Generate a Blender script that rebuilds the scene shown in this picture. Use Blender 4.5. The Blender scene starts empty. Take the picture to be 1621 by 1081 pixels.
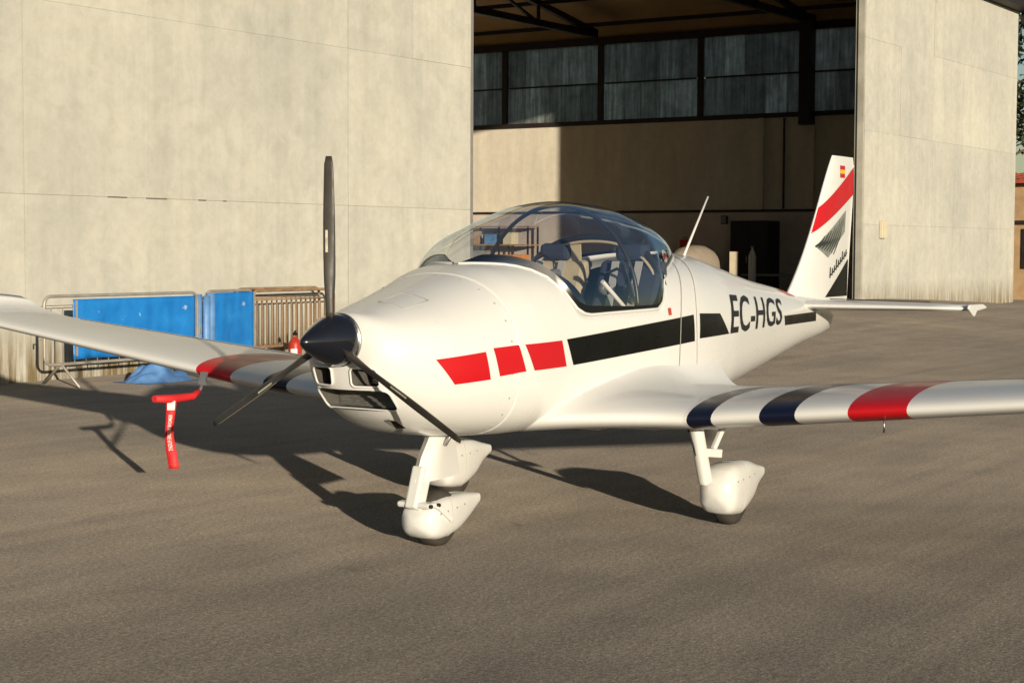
import bpy, bmesh, math, random
from mathutils import Vector, Matrix, noise
random.seed(7)
R = math.radians
SC = bpy.context.scene
COL = SC.collection

# ------------------------------------------------------------------ camera
cam_d = bpy.data.cameras.new('camera'); cam_d.sensor_width = 36.0; cam_d.lens = 60.0
cam_d.clip_start = 0.1; cam_d.clip_end = 3000
cam = bpy.data.objects.new('camera', cam_d); COL.objects.link(cam)
cr = Vector((-0.5493, 0.8356, 0.0041)); cf = Vector((-0.8346, -0.5481, -0.0549))
cf.normalize(); cu = cr.cross(cf).normalized(); cr = cf.cross(cu).normalized()
cam.matrix_world = Matrix(((cr.x, cu.x, -cf.x, 8.1748), (cr.y, cu.y, -cf.y, 4.9193), (cr.z, cu.z, -cf.z, 1.474), (0, 0, 0, 1)))
SC.camera = cam

# ------------------------------------------------------------------ sky, sun, exposure
SUN_EL, SUN_AZ = R(8.0), R(52.8)
world = bpy.data.worlds.new('World'); SC.world = world; world.use_nodes = True
wn = world.node_tree.nodes; wl = world.node_tree.links
bg = wn['Background']; sky = wn.new('ShaderNodeTexSky'); sky.sky_type = 'NISHITA'; sky.sun_disc = False
sky.sun_elevation = SUN_EL; sky.sun_rotation = R(90) - SUN_AZ; sky.altitude = 300; sky.air_density = 1.0; sky.dust_density = 0.6; sky.ozone_density = 1.5
wl.new(sky.outputs[0], bg.inputs[0]); bg.inputs[1].default_value = 0.085
sun_d = bpy.data.lights.new('sun', 'SUN'); sun_d.energy = 5.0; sun_d.angle = R(0.5); sun_d.color = (1.0, 0.875, 0.68)
sun = bpy.data.objects.new('sun', sun_d); COL.objects.link(sun)
sdir = Vector((math.cos(SUN_EL) * math.cos(SUN_AZ), math.cos(SUN_EL) * math.sin(SUN_AZ), math.sin(SUN_EL)))
sun.rotation_euler = sdir.to_track_quat('Z', 'Y').to_euler(); sun.location = (10, 12, 12)
SC.view_settings.view_transform = 'Standard'; SC.view_settings.look = 'None'
SC.view_settings.exposure = 0.09; SC.view_settings.gamma = 1.0; SC.view_settings.use_curve_mapping = False
SC.cycles.use_denoising = True
SC.cycles.max_bounces = 10; SC.cycles.transparent_max_bounces = 24; SC.cycles.diffuse_bounces = 6

# ------------------------------------------------------------------ helpers
def tag(o, label, cat, group=None, kind=None):
    if label: o['label'] = label
    if cat: o['category'] = cat
    if group: o['group'] = group
    if kind: o['kind'] = kind
    return o
def empty(name, loc=(0, 0, 0), rz=0.0, parent=None):
    o = bpy.data.objects.new(name, None); COL.objects.link(o); o.location = loc; o.rotation_euler = (0, 0, rz)
    if parent: o.parent = parent
    return o
def link_mesh(name, me, parent=None, loc=(0, 0, 0)):
    o = bpy.data.objects.new(name, me); COL.objects.link(o); o.location = loc
    if parent: o.parent = parent
    return o
def copy_tree(o, parent=None):
    c = o.copy(); COL.objects.link(c); c.parent = parent
    for ch in list(o.children): copy_tree(ch, c)
    return c
class MB:
    def __init__(s): s.v = []; s.f = []; s.m = []; s.sm = []
    def add(s, vs, fs, mi=0, smooth=False):
        b = len(s.v); s.v += [tuple(v) for v in vs]
        for f in fs: s.f.append(tuple(i + b for i in f)); s.m.append(mi); s.sm.append(smooth)
        return s
    def box(s, x0, x1, y0, y1, z0, z1, mi=0):
        v = [(x, y, z) for z in (z0, z1) for y in (y0, y1) for x in (x0, x1)]
        return s.add(v, [(0, 2, 3, 1), (4, 5, 7, 6), (0, 1, 5, 4), (2, 6, 7, 3), (0, 4, 6, 2), (1, 3, 7, 5)], mi)
    def bar(s, a, b, w, h=None, mi=0, up=(0, 0, 1)):
        a, b = Vector(a), Vector(b); h = h or w; d = (b - a).normalized(); u = Vector(up)
        if abs(d.dot(u)) > .98: u = Vector((1, 0, 0))
        r = d.cross(u).normalized() * w / 2; u = r.cross(d).normalized() * h / 2
        v = [p + r * i + u * j for p in (a, b) for i, j in ((-1, -1), (1, -1), (1, 1), (-1, 1))]
        return s.add(v, [(3, 2, 1, 0), (4, 5, 6, 7), (0, 1, 5, 4), (1, 2, 6, 5), (2, 3, 7, 6), (3, 0, 4, 7)], mi)
    def tube(s, pts, rad, n=8, mi=0, cap=True):
        pts = [Vector(p) for p in pts]; rr = rad if isinstance(rad, (list, tuple)) else [rad] * len(pts)
        rings = []; prev = None
        for i, p in enumerate(pts):
            d = (pts[min(i + 1, len(pts) - 1)] - pts[max(i - 1, 0)]).normalized()
            if prev is None:
                a = Vector((0, 0, 1)) if abs(d.z) < .9 else Vector((1, 0, 0)); r = d.cross(a).normalized()
            else: r = (prev - d * prev.dot(d)).normalized()
            prev = r; u = d.cross(r)
            rings.append([p + (r * math.cos(2 * math.pi * k / n) + u * math.sin(2 * math.pi * k / n)) * rr[i] for k in range(n)])
        return s.loft(rings, mi=mi, cap=cap)
    def loft(s, rings, closed=True, mi=0, cap=True, smooth=True):
        n = len(rings[0]); v = [p for r in rings for p in r]; f = []
        for i in range(len(rings) - 1):
            for k in range(n if closed else n - 1):
                k2 = (k + 1) % n; f.append((i * n + k, i * n + k2, (i + 1) * n + k2, (i + 1) * n + k))
        s.add(v, f, mi, smooth)
        if cap and closed:
            s.add(rings[0], [tuple(range(n))[::-1]], mi); s.add(rings[-1], [tuple(range(n))], mi)
        return s
    def prism(s, poly, ax, a, b, mi=0, bulge=0):
        # poly in the two axes other than ax, extruded from a to b along ax
        def P(u, v, w): return (w, u, v) if ax == 0 else ((u, w, v) if ax == 1 else (u, v, w))
        n = len(poly); v = [P(*p, a) for p in poly] + [P(*p, b) for p in poly]
        f = [tuple(range(n))[::-1], tuple(range(n, 2 * n))] + [(k, (k + 1) % n, n + (k + 1) % n, n + k) for k in range(n)]
        return s.add(v, f, mi)
    def build(s, name, mats, parent=None, loc=(0, 0, 0), bevel=0, sub=0, recalc=True, seg=2):
        me = bpy.data.meshes.new(name); me.from_pydata(s.v, [], s.f)
        for m in (mats if isinstance(mats, (list, tuple)) else [mats]): me.materials.append(m)
        me.polygons.foreach_set('material_index', s.m); me.polygons.foreach_set('use_smooth', s.sm)
        bm = bmesh.new(); bm.from_mesh(me); bmesh.ops.remove_doubles(bm, verts=bm.verts, dist=1e-5)
        if recalc: bmesh.ops.recalc_face_normals(bm, faces=bm.faces)
        if bevel:
            es = [e for e in bm.edges if len(e.link_faces) == 2 and e.calc_face_angle(0) > .6]
            r = bmesh.ops.bevel(bm, geom=es, offset=bevel, segments=seg, affect='EDGES', profile=.5, clamp_overlap=True)
        bm.to_mesh(me); bm.free(); me.update()
        o = link_mesh(name, me, parent, loc)
        return o
def smooth_obj(o, ang=40):
    me = o.data; me.polygons.foreach_set('use_smooth', [True] * len(me.polygons))
    bm = bmesh.new(); bm.from_mesh(me)
    for e in bm.edges: e.smooth = not (len(e.link_faces) == 2 and e.calc_face_angle(0) > R(ang))
    bm.to_mesh(me); bm.free(); return o
def pchip(xs, ys):
    n = len(xs); h = [xs[i + 1] - xs[i] for i in range(n - 1)]; d = [(ys[i + 1] - ys[i]) / h[i] for i in range(n - 1)]
    m = [0.0] * n; m[0] = d[0]; m[-1] = d[-1]
    for i in range(1, n - 1):
        if d[i - 1] * d[i] > 0:
            w1 = 2 * h[i] + h[i - 1]; w2 = h[i] + 2 * h[i - 1]; m[i] = (w1 + w2) / (w1 / d[i - 1] + w2 / d[i])
    def f(x):
        x = min(max(x, xs[0]), xs[-1]); i = 0
        while i < n - 2 and x > xs[i + 1]: i += 1
        t = (x - xs[i]) / h[i]
        return ((1 + 2 * t) * (1 - t) ** 2 * ys[i] + t * (1 - t) ** 2 * h[i] * m[i] + t * t * (3 - 2 * t) * ys[i + 1] + t * t * (t - 1) * h[i] * m[i + 1])
    return f

# ------------------------------------------------------------------ materials
def mat(name, col, rough=.6, metal=0.0, coat=0.0, spec=.5, drough=0.0):
    m = bpy.data.materials.new(name); m.use_nodes = True; b = m.node_tree.nodes['Principled BSDF']
    b.inputs['Base Color'].default_value = (*col, 1); b.inputs['Roughness'].default_value = rough; b.inputs['Metallic'].default_value = metal
    b.inputs['Coat Weight'].default_value = coat; b.inputs['Specular IOR Level'].default_value = spec; b.inputs['Diffuse Roughness'].default_value = drough
    return m
class NT:
    def __init__(s, m): s.t = m.node_tree; s.b = s.t.nodes['Principled BSDF']; s.co = s.n('ShaderNodeTexCoord').outputs['Object']
    def n(s, k, **kw):
        x = s.t.nodes.new(k)
        for a, b in kw.items(): setattr(x, a, b)
        return x
    def l(s, a, b): s.t.links.new(a, b)
    def noise(s, scale, detail=4, rough=.55, vec=None, sc=None, dist=0.0):
        v = vec or s.co
        if sc:
            mp = s.n('ShaderNodeMapping'); mp.inputs['Scale'].default_value = sc; s.l(v, mp.inputs[0]); v = mp.outputs[0]
        x = s.n('ShaderNodeTexNoise'); x.inputs['Scale'].default_value = scale; x.inputs['Detail'].default_value = detail
        x.inputs['Roughness'].default_value = rough; x.inputs['Distortion'].default_value = dist; s.l(v, x.inputs['Vector']); return x.outputs[0]
    def ramp(s, f, stops):
        x = s.n('ShaderNodeValToRGB'); e = x.color_ramp.elements
        while len(e) < len(stops): e.new(.5)
        for i, (p, c) in enumerate(stops): e[i].position = p; e[i].color = (*c, 1) if isinstance(c, tuple) else (c, c, c, 1)
        s.l(f, x.inputs[0]); return x.outputs[0]
    def mix(s, a, b, fac, mode='MIX'):
        x = s.n('ShaderNodeMix', data_type='RGBA', blend_type=mode)
        for v, i in ((fac, 0), (a, 6), (b, 7)):
            if hasattr(v, 'is_linked'): s.l(v, x.inputs[i])
            else: x.inputs[i].default_value = v if i == 0 else (*v, 1)
        return x.outputs[2]
    def math(s, op, a, b=0.0, clamp=False):
        x = s.n('ShaderNodeMath', operation=op, use_clamp=clamp)
        for v, i in ((a, 0), (b, 1)):
            if hasattr(v, 'is_linked'): s.l(v, x.inputs[i])
            else: x.inputs[i].default_value = v
        return x.outputs[0]
    def xyz(s, vec=None):
        x = s.n('ShaderNodeSeparateXYZ'); s.l(vec or s.co, x.inputs[0]); return x.outputs
    def bump(s, h, strength=.3, dist=.01):
        x = s.n('ShaderNodeBump'); x.inputs['Strength'].default_value = strength; x.inputs['Distance'].default_value = dist
        s.l(h, x.inputs['Height']); s.l(x.outputs[0], s.b.inputs['Normal'])
    def col(s, c): s.l(c, s.b.inputs['Base Color'])
    def geo(s): return s.n('ShaderNodeNewGeometry').outputs['Position']

def vary(name, c, rough=.5, amt=.12, scale=3, metal=0, coat=0, bump=0.0, sc=None, drough=0.0, rv=.08):
    m = mat(name, c, rough, metal, coat, drough=drough); t = NT(m); f = t.noise(scale, 5, .6, sc=sc)
    t.col(t.ramp(f, [(.3, tuple(x * (1 - amt) for x in c)), (.7, tuple(min(1, x * (1 + amt)) for x in c))]))
    r = t.noise(scale * 2.3, 4); t.l(t.ramp(r, [(.3, max(.02, rough - rv)), (.7, min(1, rough + rv))]), t.b.inputs['Roughness'])
    if bump: t.bump(t.noise(scale * 12, 3), bump, .004)
    return m
M = {}
M['white'] = vary('white_gelcoat', (.72, .715, .69), .28, .02, 1.1, coat=.3, rv=.02)
M['white_flat'] = vary('white_wing_paint', (.71, .705, .685), .34, .025, 1.2, coat=.2, rv=.03)
M['red'] = vary('red_film', (.52, .008, .013), .36, .05, 2)
M['black'] = vary('black_film', (.006, .006, .005), .30, .2, 3)
M['black'].node_tree.nodes['Principled BSDF'].inputs['Specular IOR Level'].default_value = .25
M['navy'] = vary('navy_film', (.006, .008, .024), .3, .2, 2)
M['spinner'] = vary('spinner_black_gloss', (.010, .011, .016), .18, .1, 4, coat=.6)
M['blade'] = vary('blade_carbon_black', (.040, .035, .030), .5, .3, 9)
M['blade_grey'] = mat('blade_edge_guard', (.26, .23, .18), .4, .3)
M['patch'] = vary('blade_patch_pale', (.50, .46, .36), .5, .3, 40)
M['seam'] = mat('panel_seam', (.40, .39, .36), .6)
M['steel'] = vary('brushed_steel', (.52, .51, .49), .35, .1, 12, metal=1)
M['alu'] = vary('dull_aluminium', (.45, .44, .42), .45, .1, 8, metal=.8)
M['rubber'] = vary('tyre_rubber', (.048, .041, .034), .8, .25, 8)
M['dark'] = mat('dark_cavity', (.012, .011, .010), .7)
M['duct'] = vary('intake_duct_grey', (.10, .095, .085), .6, .3, 9)
M['radiator'] = vary('radiator_core', (.16, .155, .15), .5, .3, 40, metal=.3)
M['trim'] = mat('canopy_edge_black', (.006, .006, .007), .3)
M['hoop'] = mat('hoop_dark_grey', (.03, .03, .034), .35)
M['seat_tan'] = vary('seat_cream_cloth', (.50, .42, .28), .85, .08, 8)
M['seat_blue'] = vary('seat_grey_blue_cloth', (.035, .045, .075), .85, .15, 8)
M['belt'] = mat('belt_pale_webbing', (.42, .42, .40), .7)
M['panel'] = vary('instrument_panel_grey', (.035, .035, .04), .6, .1, 6)
M['gauge'] = mat('gauge_face', (.15, .15, .14), .4)
M['textile_red'] = vary('red_vinyl_fabric', (.62, .020, .025), .65, .1, 9)
M['print_white'] = mat('white_print', (.75, .72, .68), .6)
M['yellow'] = mat('flag_yellow', (.75, .46, .03), .5)
M['grey_print'] = vary('emblem_dark', (.030, .034, .030), .5, .3, 30)
M['emblem_grey'] = vary('emblem_grey', (.22, .23, .21), .5, .25, 22)
M['letter'] = vary('letter_dark_grey', (.016, .015, .016), .55, .2, 10)

def glass_mat(name, tint, ior=.05, rough=.0):
    m = bpy.data.materials.new(name); m.use_nodes = True; t = m.node_tree; t.nodes.remove(t.nodes['Principled BSDF'])
    out = t.nodes['Material Output']; tr = t.nodes.new('ShaderNodeBsdfTransparent'); tr.inputs[0].default_value = (*tint, 1)
    gl = t.nodes.new('ShaderNodeBsdfGlossy'); gl.inputs['Roughness'].default_value = rough; gl.inputs['Color'].default_value = (.72, .86, 1.0, 1)
    lw = t.nodes.new('ShaderNodeLayerWeight'); lw.inputs[0].default_value = .5      # facing = 1 - |cos|, the same from both sides of the thin sheet
    pw = t.nodes.new('ShaderNodeMath'); pw.operation = 'POWER'; pw.inputs[1].default_value = 5; t.links.new(lw.outputs['Facing'], pw.inputs[0])
    fr = t.nodes.new('ShaderNodeMath'); fr.operation = 'MULTIPLY_ADD'; fr.inputs[1].default_value = 1 - ior; fr.inputs[2].default_value = ior; t.links.new(pw.outputs[0], fr.inputs[0])
    mx = t.nodes.new('ShaderNodeMixShader'); t.links.new(fr.outputs[0], mx.inputs[0]); t.links.new(tr.outputs[0], mx.inputs[1]); t.links.new(gl.outputs[0], mx.inputs[2])
    t.links.new(mx.outputs[0], out.inputs[0]); return m
M['glass'] = glass_mat('canopy_perspex', (.97, .975, .98), .18)

# weathered painted cladding of the sliding doors
def cladding():
    m = mat('weathered_cream_cladding', (.5, .46, .36), .75, drough=.6); t = NT(m); p = t.geo(); z = t.xyz(p)
    a = t.noise(.55, 5, .6, p); b = t.noise(1.0, 5, .65, p, sc=(2.4, 2.4, .13)); c = t.noise(1.0, 3, .6, p, sc=(7, 7, .25)); d = t.noise(6, 6, .75, p)
    col = t.ramp(a, [(.30, (.395, .392, .358)), (.50, (.448, .440, .396)), (.72, (.495, .484, .428))])
    col = t.mix(col, t.ramp(b, [(.30, (.87, .875, .875)), (.52, (1, 1, 1)), (.76, (1.05, 1.045, 1.03))]), .8, 'MULTIPLY')
    col = t.mix(col, t.ramp(c, [(.3, (.92, .92, .915)), (.6, (1, 1, 1))]), .45, 'MULTIPLY')
    col = t.mix(col, t.ramp(d, [(.35, (.90, .90, .89)), (.6, (1.03, 1.03, 1.02))]), .8, 'MULTIPLY')
    e = t.noise(2.3, 6, .7, p, dist=1.2); col = t.mix(col, t.ramp(e, [(.34, (.90, .90, .895)), (.5, (1, 1, 1)), (.66, (1.05, 1.045, 1.04))]), .7, 'MULTIPLY')
    oi = t.n('ShaderNodeObjectInfo'); col = t.mix(col, t.ramp(oi.outputs['Random'], [(0, (.95, .955, .96)), (1, (1.04, 1.035, 1.02))]), 1.0, 'MULTIPLY')
    # dirt splashed up from the ground, broken up in streaks
    low = t.math('SUBTRACT', 1.0, t.math('DIVIDE', z[2], .75), True); st = t.noise(1.0, 4, .7, p, sc=(14, 14, .9))
    dirt = t.math('MULTIPLY', low, t.ramp(st, [(.36, 0.0), (.62, 1.0)]))
    col = t.mix(col, (.17, .125, .06), t.math('MULTIPLY', dirt, 1.25, True))
    t.col(col); t.bump(b, .25, .01); return m
M['cladding'] = cladding()
M['groove'] = vary('joint_strip', (.36, .345, .29), .8, .25, 1.5)
def asphalt():
    m = mat('worn_asphalt', (.2, .18, .15), .9, drough=1.0, spec=.25); t = NT(m); p = t.geo()
    big = t.noise(.22, 5, .6, p); mid = t.noise(1.6, 5, .62, p); fine = t.noise(95, 4, .75, p); vor = t.n('ShaderNodeTexVoronoi'); vor.inputs['Scale'].default_value = 120; t.l(p, vor.inputs['Vector'])
    mp = t.n('ShaderNodeMapping'); mp.inputs['Rotation'].default_value = (0, 0, R(4)); mp.inputs['Scale'].default_value = (.16, 3.4, 1); t.l(p, mp.inputs[0])
    stk = t.noise(1.0, 4, .6, mp.outputs[0], dist=.6)
    col = t.ramp(big, [(.3, (.112, .099, .086)), (.7, (.182, .155, .128))])
    col = t.mix(col, t.ramp(mid, [(.32, (.84, .84, .86)), (.68, (1.12, 1.12, 1.10))]), .8, 'MULTIPLY')
    col = t.mix(col, t.ramp(stk, [(.32, (.80, .81, .83)), (.5, (1, 1, 1)), (.70, (1.22, 1.2, 1.16))]), .6, 'MULTIPLY')
    grit = t.noise(38, 5, .8, p); col = t.mix(col, t.ramp(grit, [(.34, (.50, .50, .51)), (.5, (1, 1, 1)), (.64, (1.6, 1.58, 1.5))]), .7, 'MULTIPLY')
    col = t.mix(col, t.ramp(fine, [(.30, (.35, .35, .36)), (.5, (1, 1, 1)), (.62, (1.45, 1.43, 1.38)), (.70, (3.2, 3.1, 2.9))]), .9, 'MULTIPLY')
    sp = t.noise(2.6, 3, .5, p, dist=.8); col = t.mix(col, (.055, .048, .042), t.ramp(sp, [(.70, 0.0), (.76, .45)]))       # old oil spots
    sc_ = t.noise(1.0, 5, .75, mp.outputs[0], dist=2.0); sc2 = t.noise(7, 4, .7, p); col = t.mix(col, (.33, .29, .235), t.math('MULTIPLY', t.ramp(sc_, [(.60, 0.0), (.72, .6)]), t.ramp(sc2, [(.45, 0.0), (.65, 1.0)])))   # pale scuffs
    t.col(col); h = t.mix(fine, vor.outputs[0], .5); t.bump(h, .35, .003); return m
M['asphalt'] = asphalt()
M['floor'] = vary('hangar_concrete_floor', (.26, .24, .21), .7, .15, .8, drough=.4)
def blockwall():
    m = mat('inner_wall_upper_paint', (.5, .42, .26), .85, drough=.4); t = NT(m); p = t.geo(); b = t.noise(1, 5, .6, p, sc=(2, 2, .35)); d = t.noise(5, 5, .65, p)
    col = t.ramp(b, [(.3, (.54, .50, .42)), (.7, (.68, .63, .52))]); t.col(t.mix(col, t.ramp(d, [(.3, (.86, .86, .86)), (.65, (1, 1, 1))]), .8, 'MULTIPLY')); return m
M['inner_upper'] = blockwall()
M['inner_lower'] = vary('inner_wall_lower_paint', (.52, .46, .41), .8, .15, 1.2)
M['roof_under'] = vary('roof_underside_brown', (.36, .24, .10), .8, .15, .7)
M['steel_dark'] = vary('dark_painted_steel', (.018, .012, .011), .6, .3, 3)
def pane():
    m = mat('grimy_translucent_pane', (.2, .22, .25), .6); t = NT(m); p = t.geo(); b = t.noise(1, 5, .7, p, sc=(9, 9, .5)); c = t.noise(3.5, 4, .6, p)
    col = t.mix(t.ramp(b, [(.28, (.24, .26, .24)), (.5, (.52, .54, .52)), (.72, (.86, .88, .84))]), t.ramp(c, [(.3, (.62, .66, .60)), (.7, (1.15, 1.17, 1.18))]), .8, 'MULTIPLY')
    oi = t.n('ShaderNodeObjectInfo'); col = t.mix(col, t.ramp(oi.outputs['Random'], [(0, .45), (1, 1.35)]), .85, 'MULTIPLY')
    t.col(col); tl = t.n('ShaderNodeBsdfTranslucent'); t.l(col, tl.inputs[0]); mx = t.n('ShaderNodeMixShader'); mx.inputs[0].default_value = .8
    t.l(t.b.outputs[0], mx.inputs[1]); t.l(tl.outputs[0], mx.inputs[2]); tp = t.n('ShaderNodeBsdfTransparent'); m2 = t.n('ShaderNodeMixShader'); m2.inputs[0].default_value = .10; t.l(mx.outputs[0], m2.inputs[1]); t.l(tp.outputs[0], m2.inputs[2])
    t.l(m2.outputs[0], t.t.nodes['Material Output'].inputs[0]); return m
M['pane'] = pane()
def tarp():
    m = mat('blue_tarpaulin', (.0, .2, .6), .45); t = NT(m); a = t.noise(4, 5, .6); sp = t.noise(11, 2, .5)
    col = t.ramp(a, [(.3, (.008, .16, .52)), (.7, (.018, .23, .64))]); col = t.mix(col, (.35, .5, .68), t.ramp(sp, [(.70, 0.0), (.76, .8)])); t.col(col); t.bump(a, .4, .03); return m
M['tarp'] = tarp()
M['stain'] = vary('rust_stain', (.13, .11, .085), .8, .3, 9)
M['tarp_pale'] = vary('faded_blue_plastic', (.12, .27, .55), .5, .25, 5, bump=.3)
M['galv'] = vary('galvanised_tube', (.42, .38, .33), .5, .18, 7, metal=.35)
M['rusty'] = vary('rusty_tube', (.30, .19, .11), .75, .3, 9, metal=.1)
M['beige'] = vary('beige_cover_cloth', (.30, .25, .195), .85, .12, 3, bump=.2)
M['grey_box'] = vary('grey_painted_sheet', (.22, .21, .20), .6, .12, 4)
M['cream_paint'] = vary('cream_painted_board', (.62, .55, .40), .65, .1, 3)
M['cardboard'] = vary('brown_cardboard', (.33, .22, .12), .85, .12, 6)
M['orange'] = vary('orange_plastic', (.62, .24, .05), .5, .1, 4)
M['blackbox'] = vary('black_lacquer', (.012, .011, .011), .55, .2, 4)
M['ext_red'] = vary('extinguisher_red', (.45, .03, .015), .35, .08, 5, coat=.4)
M['brick'] = vary('tan_rendered_block', (.42, .28, .15), .85, .2, 2.5)
M['roof_tile'] = vary('red_clay_tile', (.34, .07, .035), .8, .25, 5)
M['leaf'] = vary('dark_leaf', (.045, .060, .028), .7, .5, 3)
M['bark'] = vary('bark_brown', (.09, .065, .045), .9, .3, 8)
M['hillgrass'] = vary('dry_hill_scrub', (.085, .095, .05), .95, .45, .03)
M['window_dark'] = mat('dark_window_glass', (.02, .022, .025), .1)

# ------------------------------------------------------------------ body shape of the aircraft (used by several parts)
# x, top, bottom, widest z, half width, exponent above, exponent below
BODY=[(-3.52,1.07,.89,.99,.035,2,2),(-3.3,1.12,.86,1.0,.10,2.1,2.3),(-2.8,1.155,.805,1.01,.18,2.2,2.6),(-2.47,1.212,.765,1.0,.235,2.2,2.8),
(-1.93,1.283,.69,.99,.325,2.2,3),(-1.22,1.405,.60,.97,.445,2.3,3.2),(-.95,1.445,.565,.96,.485,2.4,3.4),(-.5,1.455,.545,.95,.525,2.7,3.6),
(0,1.44,.545,.95,.54,2.9,3.8),(.5,1.425,.545,.95,.54,2.9,3.8),(1.0,1.412,.545,.95,.53,2.75,3.6),(1.2,1.392,.547,.95,.52,2.5,3.4),(1.42,1.335,.555,.955,.485,2.15,3),
(1.73,1.25,.592,.97,.41,2.0,2.6),(1.9,1.208,.655,.985,.34,2.0,2.4),(2.0,1.182,.715,.99,.28,2.1,2.2),(2.06,1.175,.775,1.0,.225,2,2),(2.095,1.15,.84,1.01,.165,2,2),(2.11,1.12,.93,1.03,.10,2,2)]
_bx=[b[0] for b in BODY]; _bf=[pchip(_bx,[b[k] for b in BODY]) for k in range(1,7)]
def sec(x): return [f(x) for f in _bf]
def body_pt(x,th):
    zt,zb,zm,w,nt,nb=sec(x); c,s=math.cos(th),math.sin(th); n=nt if s>=0 else nb
    y=w*math.copysign(abs(c)**(2/n),c); z=zm+((zt-zm)*s**(2/n) if s>=0 else -(zm-zb)*(-s)**(2/n))
    return (x,y,z)
def half(x,z):
    zt,zb,zm,w,nt,nb=sec(x)
    q,n=((z-zm)/(zt-zm),nt) if z>=zm else ((zm-z)/(zm-zb),nb)
    return 0.0 if q>=1 else w*(1-q**n)**(1/n)

# ------------------------------------------------------------------ ground (apron with a low ramp up to the door tracks)
WALL_Y = -9.6; SIDE_X = -39.5; BACK_Y = -33.0; EAST_X = 2.5; EAVE = 8.05
def smooth(t): t = min(max(t, 0.0), 1.0); return t * t * (3 - 2 * t)
_ramp = pchip([-60, -44, -39.5, -28.4, -22, -12, -8], [0, -.03, -.03, .34, .30, .06, 0])
def ground_z(x, y):
    k = smooth((-2.5 - y) / (-2.5 - WALL_Y)); b = 1 - smooth((BACK_Y - 3 - y) / 12)
    return _ramp(x) * k * b
def make_ground():
    mb = MB()
    def axis(a, b, n): return [a + (b - a) * i / n for i in range(n + 1)]
    xs = [-900, -300, -120, -75] + axis(-60, -8, 52) + [0, 10, 40, 120, 400, 900]
    ys = [-900, -300, -90, -50] + axis(-44, 0, 44) + [10, 40, 120, 400, 900]
    v = [(x, y, ground_z(x, y)) for x in xs for y in ys]; n = len(ys)
    f = [(i * n + j, (i + 1) * n + j, (i + 1) * n + j + 1, i * n + j + 1) for i in range(len(xs) - 1) for j in range(n - 1)]
    mb.add(v, f, 0, True); o = mb.build('asphalt_apron', M['asphalt']); o['kind'] = 'structure'; o['label'] = 'worn grey brown asphalt apron in front of the hangar'
make_ground()

# ------------------------------------------------------------------ hangar
hangar = tag(empty('hangar', (-18.5, WALL_Y, 0)), 'large hangar with tall cream sliding doors standing open', 'hangar')
HO = Vector((-18.5, WALL_Y, 0))
def hb(name, m, fn, parent=hangar, bevel=0):
    mb = MB(); fn(mb); mb.v = [tuple(Vector(p) - HO) for p in mb.v]; return mb.build(name, m, parent, bevel=bevel)
def door_leaf(x0, x1, splits, rows, lab):
    leaf = hb('sliding_door', M['groove'], lambda b: b.box(x0, x1, WALL_Y - .24, WALL_Y - .035, .0, EAVE)); leaf['label'] = lab
    n = 0
    for i in range(len(splits) - 1):
        for j in range(len(rows) - 1):
            a, c = splits[i], splits[i + 1]; g = .0018; g0 = .007 if a in (-9.9, -4.35) else g; g1 = .007 if c in (-9.9, -4.35) else g; off = random.uniform(-.004, .004)
            hb('cladding_panel', M['cladding'], lambda b: b.box(a + g0, c - g1, WALL_Y - .034, WALL_Y + off, rows[j] + (.0015 if j else 0), rows[j + 1] - .0015), leaf)
    return leaf
rows = [0, 2.03, 4.13, 6.2, EAVE]
la = [-12.79, -11.35, -9.9, -8.05, -6.2, -4.35, -2.5, -.65, 1.2, EAST_X]
leafL = door_leaf(la[0], la[-1], la, rows, 'left sliding door leaf')
rb = [SIDE_X + .02, -37.2, -34.95, -32.75, -30.5, -28.3]
leafR = door_leaf(rb[0], rb[-1], rb, [0, 2.03, 4.13, 6.2, EAVE], 'right sliding door leaf with a small cream box')
for (xa, w_) in ((-5.55, .30), (-6.15, .34), (-7.02, .13), (-7.45, .06)):
    hb('lap_gap', M['stain'], lambda b: b.box(xa - w_, xa, WALL_Y + .002, WALL_Y + .007, 2.022, 2.036), leafL)
hb('edge_channel', M['groove'], lambda b: b.box(-28.298, -28.25, WALL_Y - .16, WALL_Y - .02, 0.0, EAVE), leafR)
hb('edge_channel', M['grey_box'], lambda b: b.box(-12.888, -12.792, WALL_Y - .22, WALL_Y - .02, 0.0, EAVE), leafL)
hb('switch_box', M['cream_paint'], lambda b: b.box(-29.55, -29.25, WALL_Y + .008, WALL_Y + .09, 1.72, 2.12), leafR, bevel=.01)
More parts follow.
